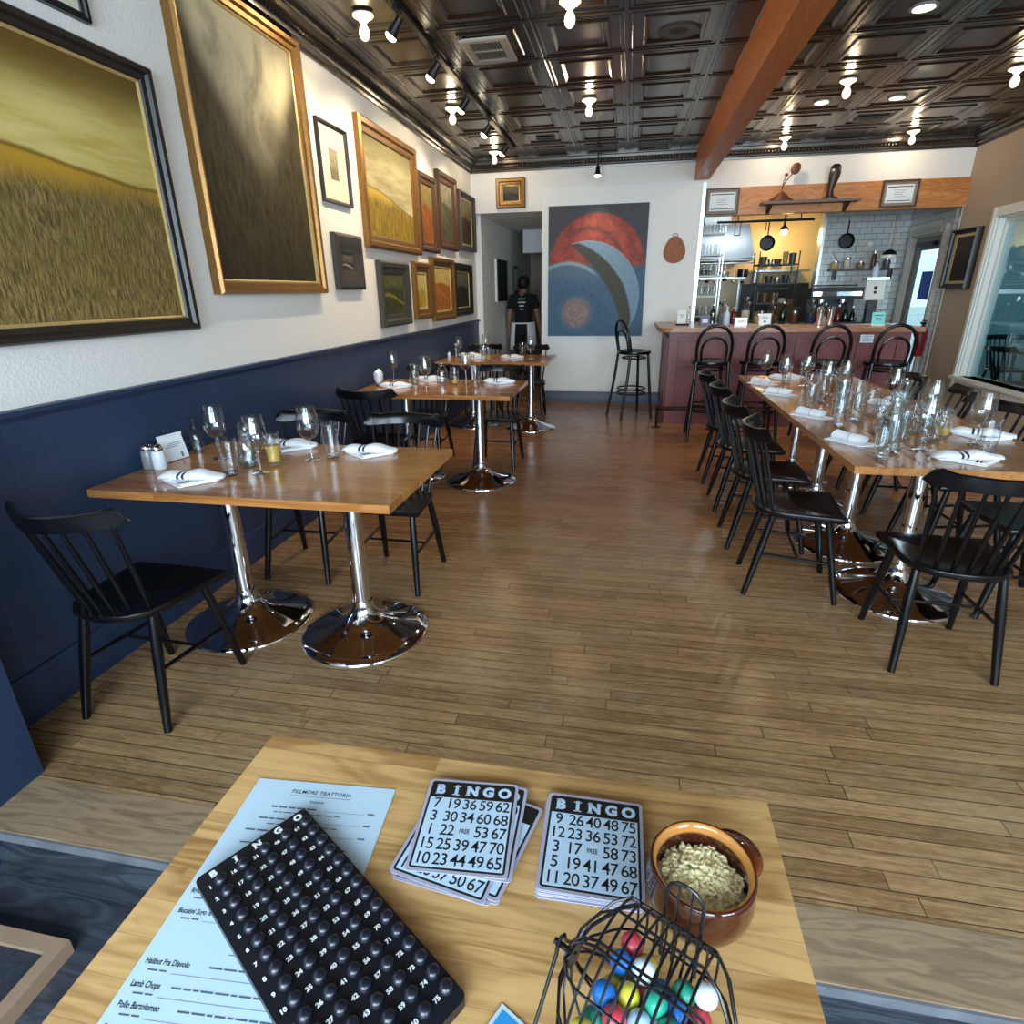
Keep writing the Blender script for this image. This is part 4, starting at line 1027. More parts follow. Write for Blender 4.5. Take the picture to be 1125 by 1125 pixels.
def wheat(sky, low, field, tip, hz=0.55, slope=-0.1, stroke=90.0):
    def fn(g, u, v):
        n = g.noise(g.vec(u * 3.0, v * 3.0), 2.0, 4)
        skyc = g.mix(g.step(g.noise(g.vec(u * 1.5, v * 6.0), 1.6, 5, 0.6), 0.3, 0.7), sky[0], sky[1])
        skyc = g.mix(g.step(v, 0.74, 0.98), skyc, sky[2])
        st = g.noise(g.vec(u * stroke + (n - 0.5) * 6.0, v * stroke * 0.07 + n * 2.0), 1.0, 6, 0.75)
        bl = g.noise(g.vec(u * 5.0, v * 4.0), 1.0, 4)
        f = g.mix(g.step(st, 0.35, 0.68), field[0], field[1])
        f = g.mix(g.step(bl, 0.4, 0.7) * 0.5, f, field[2])
        f = g.mix(g.step(v, 0.30, 0.02) * g.step(st, 0.48, 0.66) * 0.7, f, tuple(min(1, c * 1.25) for c in field[1][:3]))
        f = g.mix(g.step(v + (bl - 0.5) * 0.12, hz - 0.17, hz - 0.04), f, tip)
        line = hz + u * slope + (u * 5.0).sin() * 0.025 + (n - 0.5) * 0.03
        k = g.step(v - line, -0.004, 0.012)
        col = g.mix(k, f, skyc)
        col = g.mix(g.step((v - line).abs(), 0.016, 0.0) * 0.6, col, low)
        g.set(col=col, rough=0.6, spec=0.3); g.bump(st, 0.12, 0.003)
    return fn
def valley(g, u, v):
    n = g.noise(g.vec(u * 2.5, v * 2.0), 1.5, 6, 0.6, 0.6); br = g.noise(g.vec(u * 30.0, v * 9.0), 1.0, 5, 0.7)
    cx = (u - (0.62 - v * 0.12)).abs()
    wdt = g.step(v, 0.20, 1.0, 0.02, 0.52)
    cl = g.step(cx + (n - 0.5) * 0.22 - wdt, 0.05, -0.12)
    hi = g.step(v, 0.25, 0.95)
    sky = g.mix(g.step(n + v * 0.35, 0.5, 0.95), rgb(104, 98, 82), rgb(206, 196, 160))
    dark = g.mix(g.step(br, 0.3, 0.7), rgb(40, 36, 24), rgb(74, 66, 42))
    col = g.mix(cl * hi, dark, sky)
    col = g.mix(g.step(v, 0.3, 0.0) * 0.35, col, rgb(34, 30, 22))
    g.set(col=col, rough=0.6, spec=0.25)
def hills(a, b, c, d, hz=0.5, band=None):
    def fn(g, u, v):
        n = g.noise(g.vec(u * 3.0, v * 3.0), 2.0, 6, 0.6, 0.8)
        line = hz + (u * 4.0).sin() * 0.06 + (n - 0.5) * 0.12
        col = g.mix(g.step(v - line, -0.02, 0.03), g.mix(g.step(n, 0.35, 0.65), a, b), g.mix(g.step(n + v * 0.2, 0.4, 0.8), c, d))
        if band: col = g.mix(g.step((v - line + 0.14 + u * 0.2).abs(), 0.07, 0.0) * 0.7, col, band)
        g.set(col=col, rough=0.55, spec=0.3)
    return fn
def sq(k): return k * 0.9976
def onleft(y0, y1, z0, z1): return dict(w_=sq(y1) - sq(y0), h_=sq(z1 - z0), loc=(XL + 0.002, (sq(y0) + sq(y1)) / 2, 1.45 + sq(z0 - 1.45)), rz=PI / 2)
wheatP = canvas_mat('painted wheat field', wheat((rgb(216, 196, 120), rgb(180, 154, 70), rgb(100, 76, 26)), rgb(74, 50, 20), (rgb(58, 48, 24), rgb(164, 138, 82), rgb(112, 98, 38)), rgb(186, 142, 44), 0.635, -0.05, 200.0))
picture('large black framed painting of a golden wheat field under a yellow sky', mat=wheatP, fm='frameblack', fw=0.055, slip=('goldpale', 0.012), depth=0.05, **onleft(1.10, 2.623, 1.303, 2.357))
valP = canvas_mat('painted dark valley', valley)
picture('tall gilt framed painting of a dark misty valley', mat=valP, fm='gold', fw=0.062, depth=0.06, slip=('goldpale', 0.012), **onleft(2.82, 3.945, 1.460, 2.87))
drawP = canvas_mat('grey ink drawing', hills(rgb(96, 88, 66), rgb(130, 122, 96), rgb(120, 112, 88), rgb(156, 146, 118), 0.35))
picture('narrow black framed drawing in a wide cream mount', mat=drawP, fm='frameblack', fw=0.026, mount='mat', mw=0.125, cat='drawing', name='framed_drawing', **onleft(4.116, 4.55, 2.05, 2.543))
dk1 = canvas_mat('painted white bar in the dark', hills(rgb(40, 36, 34), rgb(66, 60, 54), rgb(70, 64, 58), rgb(96, 88, 80), 0.5, rgb(190, 186, 172)))
picture('small charcoal framed dark painting below the cream mounted drawing', mat=dk1, fm='framegrey', fw=0.13, depth=0.045, **onleft(4.165, 4.612, 1.484, 1.863))
w2 = canvas_mat('painted yellow meadow', wheat((rgb(178, 170, 134), rgb(142, 130, 86), rgb(134, 126, 84)), rgb(60, 54, 34), (rgb(88, 70, 20), rgb(166, 140, 50), rgb(120, 98, 28)), rgb(176, 150, 62), 0.50, -0.16, 60.0))
picture('gilt framed landscape of a yellow meadow under a pale cloudy sky', mat=w2, fm='gold', fw=0.10, depth=0.055, **onleft(4.74, 6.0, 1.80, 2.71))
rd = canvas_mat('painted russet thicket', hills(rgb(110, 58, 22), rgb(142, 84, 32), rgb(96, 84, 40), rgb(128, 110, 58), 0.6))
picture('walnut framed russet landscape beside the yellow meadow', mat=rd, fm='framebrown', fw=0.09, depth=0.05, **onleft(6.04, 6.615, 1.85, 2.557))
gr = canvas_mat('painted grey green hills', hills(rgb(52, 52, 36), rgb(86, 86, 62), rgb(72, 70, 50), rgb(124, 122, 100), 0.6))
picture('dark framed grey green landscape, tallest of the far group', mat=gr, fm='framebrown', fw=0.10, depth=0.055, **onleft(6.67, 7.37, 1.91, 2.67))
ls = canvas_mat('painted olive marsh', hills(rgb(56, 46, 30), rgb(88, 74, 48), rgb(100, 90, 56), rgb(140, 128, 84), 0.55))
picture('pale edged olive landscape in the upper row, closest to the back wall', mat=ls, fm='framegrey', fw=0.06, depth=0.06, slip=('goldpale', 0.02), **onleft(7.49, 8.21, 1.945, 2.597))
r1 = canvas_mat('painted green valley', hills(rgb(40, 44, 22), rgb(66, 70, 30), rgb(52, 54, 30), rgb(84, 86, 50), 0.62, rgb(140, 128, 40)))
picture('black framed green valley painting in the lower row, first of the four', mat=r1, fm='framegrey', fw=0.10, depth=0.05, **onleft(4.915, 5.60, 1.178, 1.715))
r2 = canvas_mat('painted yellow grass', hills(rgb(138, 116, 40), rgb(176, 150, 64), rgb(156, 142, 78), rgb(186, 172, 108), 0.5))
picture('small gilt framed yellow grass painting in the lower row, second of the four', mat=r2, fm='gold', fw=0.09, depth=0.05, slip=('goldpale', 0.02), **onleft(5.767, 6.25, 1.204, 1.74))
r3 = canvas_mat('painted orange field', hills(rgb(132, 76, 28), rgb(164, 106, 40), rgb(156, 132, 62), rgb(184, 164, 98), 0.6, rgb(176, 98, 30)))
picture('gilt framed orange field painting in the lower row, third of the four', mat=r3, fm='gold', fw=0.085, depth=0.055, slip=('goldpale', 0.02), **onleft(6.316, 7.13, 1.163, 1.81))
r4 = canvas_mat('painted night marsh', hills(rgb(26, 30, 24), rgb(46, 50, 40), rgb(54, 60, 46), rgb(96, 100, 84), 0.55))
picture('black framed dark marsh painting in the lower row, last of the four', mat=r4, fm='frameblack', fw=0.09, depth=0.05, slip=('goldpale', 0.012), **onleft(7.18, 7.985, 1.18, 1.787))
tp = canvas_mat('pale sketch', hills(rgb(150, 140, 120), rgb(170, 160, 140), rgb(180, 172, 150), rgb(196, 188, 168), 0.5))
picture('thin black frame hung above the large wheat field, only its lower edge in view', mat=tp, fm='frameblack', fw=0.03, mount='mat', mw=0.05, cat='drawing', name='framed_drawing', **onleft(1.62, 2.375, 2.425, 2.95))
# back wall
gp = canvas_mat('dark old painting', hills(rgb(40, 34, 24), rgb(66, 58, 40), rgb(70, 62, 44), rgb(100, 90, 66), 0.5))
picture('small gilt framed dark painting over the hallway doorway', mat=gp, fm='gold', fw=0.075, depth=0.05, slip=('goldpale', 0.012), w_=0.378, h_=0.34, loc=(-1.555, 8.203, 2.452), rz=0)
def swirl(g, u, v):
    U, V = u * 1.24, v * 1.56
    n = g.noise(g.vec(U * 3.0, V * 3.0), 2.0, 6, 0.6, 0.4); br = g.noise(g.vec(U * 20.0, V * 20.0), 1.0, 6, 0.75)
    w_ = (n - 0.5) * 0.05
    def dist(cx, cy): a = U - cx; b = V - cy; return (a * a + b * b).sqrt()
    bg = g.mix(g.step(V + w_ * 2.0, 0.75, 1.15), g.mix(br, rgb(44, 76, 104), rgb(80, 112, 136)), g.mix(br, rgb(44, 48, 56), rgb(82, 82, 86)))
    dR = dist(0.62, 0.86) + w_
    red = g.mix(g.step(br * 0.6 + n * 0.5, 0.4, 0.75), rgb(120, 54, 48), rgb(186, 82, 58))
    inR = g.step(dR, 0.62, 0.59) * g.step(V + w_ + (U - 0.6) * 0.03, 0.85, 0.90)
    col = g.mix(inR, bg, red)
    col = g.mix(g.step((dist(0.52, 0.90) + w_ - 0.40).abs(), 0.06, 0.0) * 0.75 * inR * g.step(U, 0.2, 0.4), col, rgb(84, 48, 46))
    rim = dist(0.25, 0.35) + w_ * 0.5
    low = g.step(rim, 0.57, 0.555)
    col = g.mix(low * g.step(V, 0.6, 0.8), col, g.mix(br, rgb(58, 90, 116), rgb(96, 122, 138)))
    col = g.mix(g.step((rim - 0.545).abs(), 0.035, 0.0) * g.step(V, 0.72, 0.82), col, rgb(142, 162, 172))
    d1 = dist(0.50, 0.48) + w_ * 0.3; d2 = dist(-0.60, -0.25) + w_ * 0.3; d3 = dist(0.05, 0.15) + w_ * 0.4
    cres = g.step(d1, 0.675, 0.66) * g.step(d2, 1.60, 1.625) * g.step(U, 0.22, 0.34)
    ccol = g.mix(g.step(d3, 1.02, 1.05), g.mix(br, rgb(34, 40, 36), rgb(84, 84, 70)), g.mix(br, rgb(84, 122, 152), rgb(146, 168, 182)))
    col = g.mix(cres, col, ccol)
    col = g.mix(g.step((d1 - 0.67).abs(), 0.012, 0.0) * g.step(d2, 1.62, 1.68) * 0.6, col, rgb(150, 176, 196))
    d4 = dist(0.37, 0.29) + w_ * 0.6
    ros = g.step(d4, 0.235, 0.12); rg = ((d4 * 70.0).sin() * 0.5 + 0.5); ring = g.noise(g.vec(d4 * 60.0, U * 6.0, V * 6.0), 1.0, 4, 0.7)
    col = g.mix(ros * (0.25 + 0.75 * g.step(ring * 0.8 + br * 0.5, 0.45, 0.8)), col, g.mix(br, rgb(128, 92, 78), rgb(182, 150, 128)))
    col = g.mix(g.step((d4 - 0.29).abs(), 0.045, 0.0) * g.step(br, 0.5, 0.62), col, rgb(34, 50, 66))
    g.set(col=col, rough=0.65); g.bump(br, 0.2, 0.004)
swP = canvas_mat('abstract swirl painting', swirl)
t = thing('large_canvas', 'tall unframed abstract canvas of red arcs, a blue crescent and a round rosette', 'painting', (-0.4375, 8.149, 0.887))
m = MB(); m.box(-0.62, 0.62, -0.033, 0, 0, 1.562); m.obj('stretcher', plain('dark canvas edge', rgb(52, 58, 66), 0.8), t, 0)
uvquad('canvas', (-0.62, -0.0335, 0), (0.62, -0.0335, 0), (0.62, -0.0335, 1.562), (-0.62, -0.0335, 1.562), swP, t)
t = thing('hall_panel', 'black panel with a pale edge on the hallway wall', 'picture', (-1.999, 9.53, 1.31), PI / 2)
m = MB(); m.box(-0.37, 0.37, -0.03, 0, 0, 0.61); m.obj('panel_edge', M['panelwhite'], t, 0)
m = MB(); m.box(-0.36, 0.37, -0.045, -0.03, 0.005, 0.605); m.obj('panel_face', M['frameblack'], t, 0)
t = thing('hall_panel', 'narrow dark picture deep in the hallway', 'picture', (-1.999, 10.75, 1.42), PI / 2)
m = MB(); m.box(-0.16, 0.16, -0.03, 0, 0, 0.45); m.obj('frame', M['frameblack'], t, 0)
m = MB(); m.box(-0.11, 0.11, -0.032, -0.03, 0.05, 0.40); m.obj('sheet', M['mat'], t, 0)
# leaning dark picture on the right wall
rp = canvas_mat('very dark painting', hills(rgb(22, 18, 15), rgb(38, 30, 24), rgb(34, 28, 22), rgb(56, 46, 36), 0.5))
picture('dark painting in a black frame on the taupe wall beside the window', mat=rp, fm='frameblack', fw=0.05, depth=0.07, slip=('goldpale', 0.03), w_=0.55, h_=0.62, loc=(XR - 0.002, 7.91, 1.415), rz=-PI / 2)
def cert(label, x0, x1, z0, z1, fm, wide):
    t = thing('framed_certificate', label, 'certificate', ((x0 + x1) / 2, 8.163, z0)); W = (x1 - x0) / 2; H = z1 - z0
    m = MB(); m.rings([[(-W + d, y, d), (W - d, y, d), (W - d, y, H - d), (-W + d, y, H - d)] for d, y in ((0, 0), (0, -0.02), (wide, -0.02), (wide, -0.006))], False, False); m.obj('frame', M[fm], t, 30)
    m = MB(); m.rings([[(-W + d, y, d), (W - d, y, d), (W - d, y, H - d), (-W + d, y, H - d)] for d, y in ((wide, -0.007), (wide + 0.03, -0.007))], False, False); m.obj('mount', plain('brown grey mount', rgb(140, 128, 116), 0.9), t, 0)
    a = wide + 0.03; m = MB(); m.quad((-W + a, -0.0065, a), (W - a, -0.0065, a), (W - a, -0.0065, H - a), (-W + a, -0.0065, H - a)); m.obj('sheet', M['paper'], t, 0)
    m = MB(); a += 0.012
    m.box(-W + a, W - a, -0.0075, -0.007, H - a - 0.014, H - a - 0.004); m.box(-W + a, W - a, -0.0075, -0.007, a + 0.004, a + 0.012)
    m.obj('border_bars', M['ink'], t, 0)
    m = MB()
    for k in range(4): m.box(-W * 0.35 + 0.01 * (k % 2), W * 0.35 - 0.015 * (k % 3), -0.0075, -0.007, H * 0.62 - k * 0.022, H * 0.62 - k * 0.022 + 0.005)
    m.obj('printing', plain('faint grey print', rgb(150, 150, 150), 0.8), t, 0)
cert('grey framed certificate at the steel post end of the header board', 0.845, 1.225, 2.285, 2.57, 'framegrey', 0.014)
cert('brown framed certificate on the header board, nearer the outer door', 2.775, 3.155, 2.295, 2.575, 'framebrown', 0.018)
# shelf on the header board with its carvings
t = thing('header_shelf', 'narrow dark shelf on two brackets across the header board', 'shelf', (1.965, 8.163, 2.365))
m = MB(); m.box(-0.50, 0.56, -0.17, 0, 0, 0.028); m.bevel(0.003, 1); m.obj('shelf_board', plain('grey brown shelf board', rgb(112, 98, 84), 0.5, var=0.1), t)
for x in (-0.40, 0.44):
    m = MB(); m.prism([(0, 0), (-0.15, 0), (-0.10, -0.03), (-0.03, -0.06), (0, -0.09)], x - 0.02, x + 0.02, 0); m.obj('bracket', M['framebrown'], t)
t = thing('carved_flower', 'brown carving of a low mound with two bent stems ending in round leaves', 'carving', (1.68, 8.07, 2.394), 0.0)
m = MB(); m.lathe([(0.15, 0), (0.13, 0.02), (0.09, 0.04), (0.05, 0.075), (0.012, 0.10)], 20)
for v_ in m.bm.verts: v_.co.y *= 0.4
m.obj('mound', M['brown'], t)
m = MB(); m.tube([(0, 0, 0.09), (-0.005, 0, 0.15), (0.03, 0, 0.21), (0.085, 0, 0.28)], 0.006, 8); m.tube([(0, 0, 0.12), (0.002, 0, 0.2), (0.02, 0, 0.255)], 0.005, 8); m.obj('stem', M['brown'], t)
m = MB(); m.lathe([(0.001, -0.01), (0.04, -0.008), (0.052, 0), (0.04, 0.008), (0.001, 0.01)], 20, (0, 0, 0), 1)
for v_ in m.bm.verts: v_.co.z *= 1.2
m.xf(Matrix.Translation((0.115, 0, 0.33)) @ Matrix.Rotation(0.5, 4, 'Y')); m.obj('leaf', M['brown'], t)
m = MB(); m.ball((0.022, 0, 0.272), 0.02, 12); m.obj('bud', M['brown'], t)
t = thing('carved_figure', 'dark carved standing figure with a pale spot on the header shelf', 'carving', (2.21, 8.07, 2.394))
dkb = plain('dark carved wood', rgb(46, 26, 20), 0.4, var=0.2)
m = MB(); m.rings([[(cx + rx * math.cos(a), ry * math.sin(a), z) for a in [2*PI*k/16 for k in range(16)]] for z, cx, rx, ry in ((0, 0, 0.085, 0.05), (0.02, 0, 0.08, 0.05), (0.03, -0.005, 0.045, 0.035), (0.09, -0.012, 0.032, 0.03), (0.15, -0.005, 0.042, 0.034), (0.21, 0.006, 0.056, 0.038), (0.26, 0.012, 0.062, 0.04), (0.30, 0.014, 0.058, 0.04), (0.335, 0.014, 0.052, 0.036), (0.355, 0.016, 0.03, 0.025))]); m.obj('figure', dkb, t)
m = MB(); m.ball((-0.02, -0.036, 0.29), 0.016, 10); m.obj('pale_spot', M['porcelain'], t)
# round wooden board on the white wall
t = thing('wooden_board', 'egg shaped wooden board hanging by a loop on the white wall', 'board', (0.520, 8.149, 1.757))
m = MB(); pts = []
for k in range(36):
    a = 2*PI*k/36 - PI/2; z = math.sin(a); r = 0.131 * (1 - 0.20 * z) * math.cos(a)
    pts.append((r, 0.155 + 0.155 * z))
m.prism(pts, -0.022, 0, 1); m.bevel(0.004, 2, 50); m.obj('board', M['brownboard'], t)
m = MB(); m.tube([(0.03 * math.cos(a), -0.011, 0.318 + 0.018 * math.sin(a)) for a in [2*PI*k/18 for k in range(18)]], 0.004, 6, True); m.obj('hanging_loop', M['brown'], t)
# ---------------------------------------------------------------- ceiling fittings
def pt(name, parent, loc, power, col, r=0.03):
    d = bpy.data.lights.new(name, 'POINT'); d.energy = power; d.color = col; d.shadow_soft_size = r
    o = bpy.data.objects.new(name, d); C.objects.link(o); o.parent = parent; o.location = loc; return o
WARM = (1.0, 0.76, 0.48)
def make_bulb():
    t = thing('ceiling_lamp', '', 'lamp')
    m = MB(); m.lathe([(0.062, 0), (0.062, -0.006), (0.050, -0.016), (0.030, -0.024), (0.024, -0.034), (0.001, -0.034)], 24); m.obj('lamp_holder', M['porcelain'], t)
    m = MB(); m.lathe([(0.013, -0.034), (0.016, -0.048), (0.028, -0.070), (0.032, -0.09), (0.026, -0.112), (0.014, -0.124), (0.001, -0.127)], 20); m.obj('bulb', M['warmglass'], t, 80)
    m = MB(); m.lathe([(0.001, -0.045), (0.004, -0.05), (0.005, -0.07), (0.004, -0.088), (0.001, -0.092)], 14); m.obj('filament', M['bulb'], t, 80)
    pt('lamp_glow', t, (0, 0, -0.070), 6.5, WARM, 0.027); return t
B0 = make_bulb()
BL_ = ((-1.63, 3.99, 'nearest bare bulb lamp over the wall paintings'), (-1.64, 5.89, 'middle bare bulb lamp over the wall paintings'), (-1.645, 7.66, 'farthest bare bulb lamp, in the corner over the doorway'), (-0.42, 4.09, 'bare bulb lamp in the middle of the tin ceiling, near the round speaker grille'),
       (-0.43, 5.94, 'bare bulb lamp in the middle of the tin ceiling, between the vents'), (1.62, 5.93, 'bare bulb lamp beyond the beam, over the long table'), (1.58, 7.79, 'bare bulb lamp above the carved flower'), (2.87, 7.85, 'bare bulb lamp above the certificate by the outer door'), (2.81, 5.94, 'bare bulb lamp nearest the taupe wall'))
for i, (x, y, lb) in enumerate(BL_):
    o = B0 if i == 0 else dup(B0, (x, y, ZC - 0.012))
    o.location = (x, y, ZC - 0.012); o['label'] = lb; o['group'] = 'bare bulb ceiling lamps'
def make_can():
    t = thing('recessed_light', '', 'lamp')
    m = MB(); m.lathe([(0.075, 0.004), (0.078, -0.004), (0.060, -0.008), (0.055, 0.004)], 28); m.obj('trim_ring', M['greyvent'], t)
    m = MB(); m.lathe([(0.056, 0.001), (0.05, -0.006), (0.001, -0.010)], 24); m.obj('lamp_face', M['bulbhot'], t)
    d = bpy.data.lights.new('downlight', 'SPOT'); d.energy = 30; d.color = (1, 0.82, 0.58); d.spot_size = 1.5; d.spot_blend = 0.6; d.shadow_soft_size = 0.05
    o = bpy.data.objects.new('downlight', d); C.objects.link(o); o.parent = t; o.location = (0, 0, -0.02); return t
c0 = make_can()
for i, (x, y, lb) in enumerate(((1.63, 4.67, 'recessed ceiling light over the middle of the long table'), (1.60, 6.56, 'recessed ceiling light closest to the bar, on the beam side'), (2.22, 6.58, 'recessed ceiling light closest to the bar, on the window side'))):
    o = c0 if i == 0 else dup(c0, (0, 0, 0)); o.location = (x, y, ZC - 0.002); o['label'] = lb; o['group'] = 'recessed ceiling lights'
t = thing('track_rail', 'black lighting track along the ceiling in front of the paintings', 'track', (-1.385, 5.4, ZC - 0.012))
m = MB(); m.box(-0.018, 0.018, -2.1, 2.05, -0.02, 0); m.obj('rail', M['blackmetal'], t, 0)
m = MB(); m.box(-0.022, 0.022, -2.14, -2.1, -0.024, 0); m.box(-0.022, 0.022, 2.05, 2.09, -0.024, 0); m.obj('end_cap', M['blackmetal'], t, 0)
def make_head():
    t = thing('track_spot', '', 'spotlight')
    m = MB(); m.box(-0.014, 0.014, -0.035, 0.035, -0.02, 0); m.tube([(0, 0, -0.02), (0, 0, -0.065)], 0.007, 8); m.obj('adapter', M['blackmetal'], t)
    A_ = Matrix.Translation((0, 0, -0.07)) @ Matrix.Rotation(math.radians(-142), 4, 'Y')
    m = MB(); m.lathe([(0.010, -0.03), (0.024, -0.026), (0.026, 0.02), (0.036, 0.075), (0.034, 0.075), (0.001, 0.060)], 20); m.xf(A_); m.obj('lamp_head', M['blackmetal'], t)
    m = MB(); m.lathe([(0.033, 0.070), (0.030, 0.085), (0.016, 0.096), (0.001, 0.098)], 20); m.xf(A_); m.obj('lamp_face', M['bulbhot'], t, 80)
    d = bpy.data.lights.new('spot_beam', 'SPOT'); d.energy = 27; d.color = (1, 0.80, 0.54); d.spot_size = 1.9; d.spot_blend = 0.8; d.shadow_soft_size = 0.03
    o = bpy.data.objects.new('spot_beam', d); C.objects.link(o); o.parent = t; o.location = A_ @ Vector((0, 0, 0.11)); o.rotation_euler = (0, math.radians(-142 + 180), 0); return t
h0 = make_head()
for i, (y, lb) in enumerate(((3.90, 'nearest the camera'), (4.62, 'second from the camera'), (5.40, 'third from the camera'), (6.22, 'fourth from the camera'), (7.05, 'farthest from the camera'))):
    o = h0 if i == 0 else dup(h0, (0, 0, 0)); o.location = (-1.385, y, ZC - 0.03); o['label'] = 'black track spotlight aimed at the paintings, ' + lb; o['group'] = 'track spotlights'
t = thing('ceiling_spot', 'black stem spotlight over the big abstract canvas', 'spotlight', (-0.437, 7.72, ZC - 0.01))
m = MB(); m.lathe([(0.05, 0), (0.05, -0.012), (0.012, -0.02), (0.001, -0.02)], 20); m.obj('canopy', M['blackmetal'], t)
m = MB(); m.tube([(0, 0, -0.02), (0, 0, -0.2)], 0.008, 8); m.obj('stem', M['blackmetal'], t)
A_ = Matrix.Translation((0, 0, -0.2)) @ Matrix.Rotation(math.radians(168), 4, 'X')
m = MB(); m.lathe([(0.014, -0.01), (0.022, 0.0), (0.026, 0.05), (0.038, 0.10), (0.036, 0.10), (0.001, 0.09)], 20); m.xf(A_); m.obj('lamp_head', M['blackmetal'], t)
m = MB(); m.lathe([(0.034, 0.098), (0.03, 0.104), (0.001, 0.106)], 16); m.xf(A_); m.obj('lamp_face', M['bulbhot'], t)
d = bpy.data.lights.new('spot_beam', 'SPOT'); d.energy = 14; d.color = (1, 0.84, 0.6); d.spot_size = 1.1; d.spot_blend = 0.9; d.shadow_soft_size = 0.03
o = bpy.data.objects.new('spot_beam', d); C.objects.link(o); o.parent = t; o.location = A_ @ Vector((0, 0, 0.12)); o.rotation_euler = (math.radians(30), 0, 0)
def vent(label, x, y, w_, h_, mat):
    t = thing('ceiling_vent', label, 'vent', (x, y, ZC - 0.002)); W, H = w_ / 2, h_ / 2; b_ = 0.055 if w_ > 0.25 else 0.02
    m = MB(); m.rings([[(-W + d, -H + d, z), (W - d, -H + d, z), (W - d, H - d, z), (-W + d, H - d, z)] for d, z in ((0, 0), (0, -0.012), (0.01, -0.018), (b_, -0.014), (b_, 0))], False, False); m.obj('frame', mat, t, 30)
    m = MB(); m.box(-W + b_, W - b_, -H + b_, H - b_, -0.003, 0); m.obj('duct', M['voiddark'], t, 0)
    m = MB(); n = max(4, int((w_ - 2 * b_) / 0.016))
    for k in range(n):
        x_ = -W + b_ + (k + 0.5) * (w_ - 2 * b_) / n; m.box(x_ - 0.0015, x_ + 0.0015, -H + b_, H - b_, -0.013, -0.003)
    m.box(-W + b_, W - b_, -0.006, 0.006, -0.013, -0.003); m.obj('louvre', mat, t, 0)
vent('large grey air vent in the tin ceiling near the lighting track', -1.03, 4.70, 0.32, 0.42, M['greyvent'])
vent('small dark vent slot in the tin ceiling near the back wall', -0.98, 7.22, 0.20, 0.12, M['framegrey'])
vent('small dark vent slot in the tin ceiling above the bar', 2.25, 7.25, 0.30, 0.16, M['framegrey'])
t = thing('ceiling_speaker', 'round dark speaker grille in the tin ceiling', 'speaker', (0.22, 4.69, ZC + 0.008))
m = MB(); m.lathe([(0.135, 0), (0.135, -0.008), (0.122, -0.012), (0.118, -0.008)], 36); m.obj('ring', M['framegrey'], t)
m = MB(); m.lathe([(0.119, -0.006), (0.001, -0.010)], 36); m.obj('grille', plain('dark mesh', rgb(52, 50, 48), 0.7, var=0.3, scale=300), t)

# ---------------------------------------------------------------- the person in the hallway (seen from behind)
def skin_body(name, joints, edges, mat, parent, sub=2):
    me = bpy.data.meshes.new(name); me.from_pydata([j[:3] for j in joints], edges, []); o = bpy.data.objects.new(name, me); C.objects.link(o)
    o.modifiers.new('s', 'SKIN'); me.attributes
    for i, j in enumerate(joints):
        v_ = me.skin_vertices[0].data[i]; v_.radius = (j[3], j[4] if len(j) > 4 else j[3]); v_.use_root = (i == 0)
    s_ = o.modifiers.new('u', 'SUBSURF'); s_.levels = sub; s_.render_levels = sub
    dg = bpy.context.evaluated_depsgraph_get(); m2 = bpy.data.meshes.new_from_object(o.evaluated_get(dg))
    bpy.data.objects.remove(o); m2.shade_smooth(); m2.name = name; m2.materials.clear(); m2.materials.append(mat)
    o2 = bpy.data.objects.new(name, m2); C.objects.link(o2); o2.parent = parent; return o2
p = thing('person', 'person walking away down the hallway in a black t-shirt and white apron', 'person', (-1.69, 9.85, 0), math.radians(-4))
J = [(0, 0, 0.93, 0.14, 0.11), (0, 0.01, 1.08, 0.135, 0.10), (0, 0.02, 1.24, 0.155, 0.105), (0, 0.01, 1.36, 0.13, 0.085), (0, 0.01, 1.425, 0.056), (0, 0.03, 1.49, 0.055), (0, 0.045, 1.575, 0.082, 0.095), (0, 0.045, 1.63, 0.068, 0.08),
     (-0.175, 0.0, 1.355, 0.058), (-0.235, -0.015, 1.10, 0.046), (-0.252, 0.03, 0.90, 0.034), (-0.255, 0.045, 0.83, 0.036, 0.022), (-0.252, 0.055, 0.765, 0.026, 0.016),
     (0.175, 0.0, 1.355, 0.058), (0.24, -0.015, 1.10, 0.046), (0.268, 0.03, 0.90, 0.034), (0.272, 0.045, 0.83, 0.036, 0.022), (0.270, 0.055, 0.765, 0.026, 0.016),
     (-0.085, 0.0, 0.84, 0.092), (-0.09, 0.05, 0.50, 0.062), (-0.095, 0.06, 0.09, 0.042), (-0.10, 0.18, 0.035, 0.034), (0.085, 0.0, 0.84, 0.092), (0.09, -0.03, 0.50, 0.062), (0.095, -0.16, 0.11, 0.042), (0.10, -0.06, 0.035, 0.034)]
Ed = [(0, 1), (1, 2), (2, 3), (3, 4), (4, 5), (5, 6), (6, 7), (3, 8), (8, 9), (9, 10), (10, 11), (11, 12), (3, 13), (13, 14), (14, 15), (15, 16), (16, 17), (0, 18), (18, 19), (19, 20), (20, 21), (0, 22), (22, 23), (23, 24), (24, 25)]
skin_body('body', J, Ed, M['skin'], p)
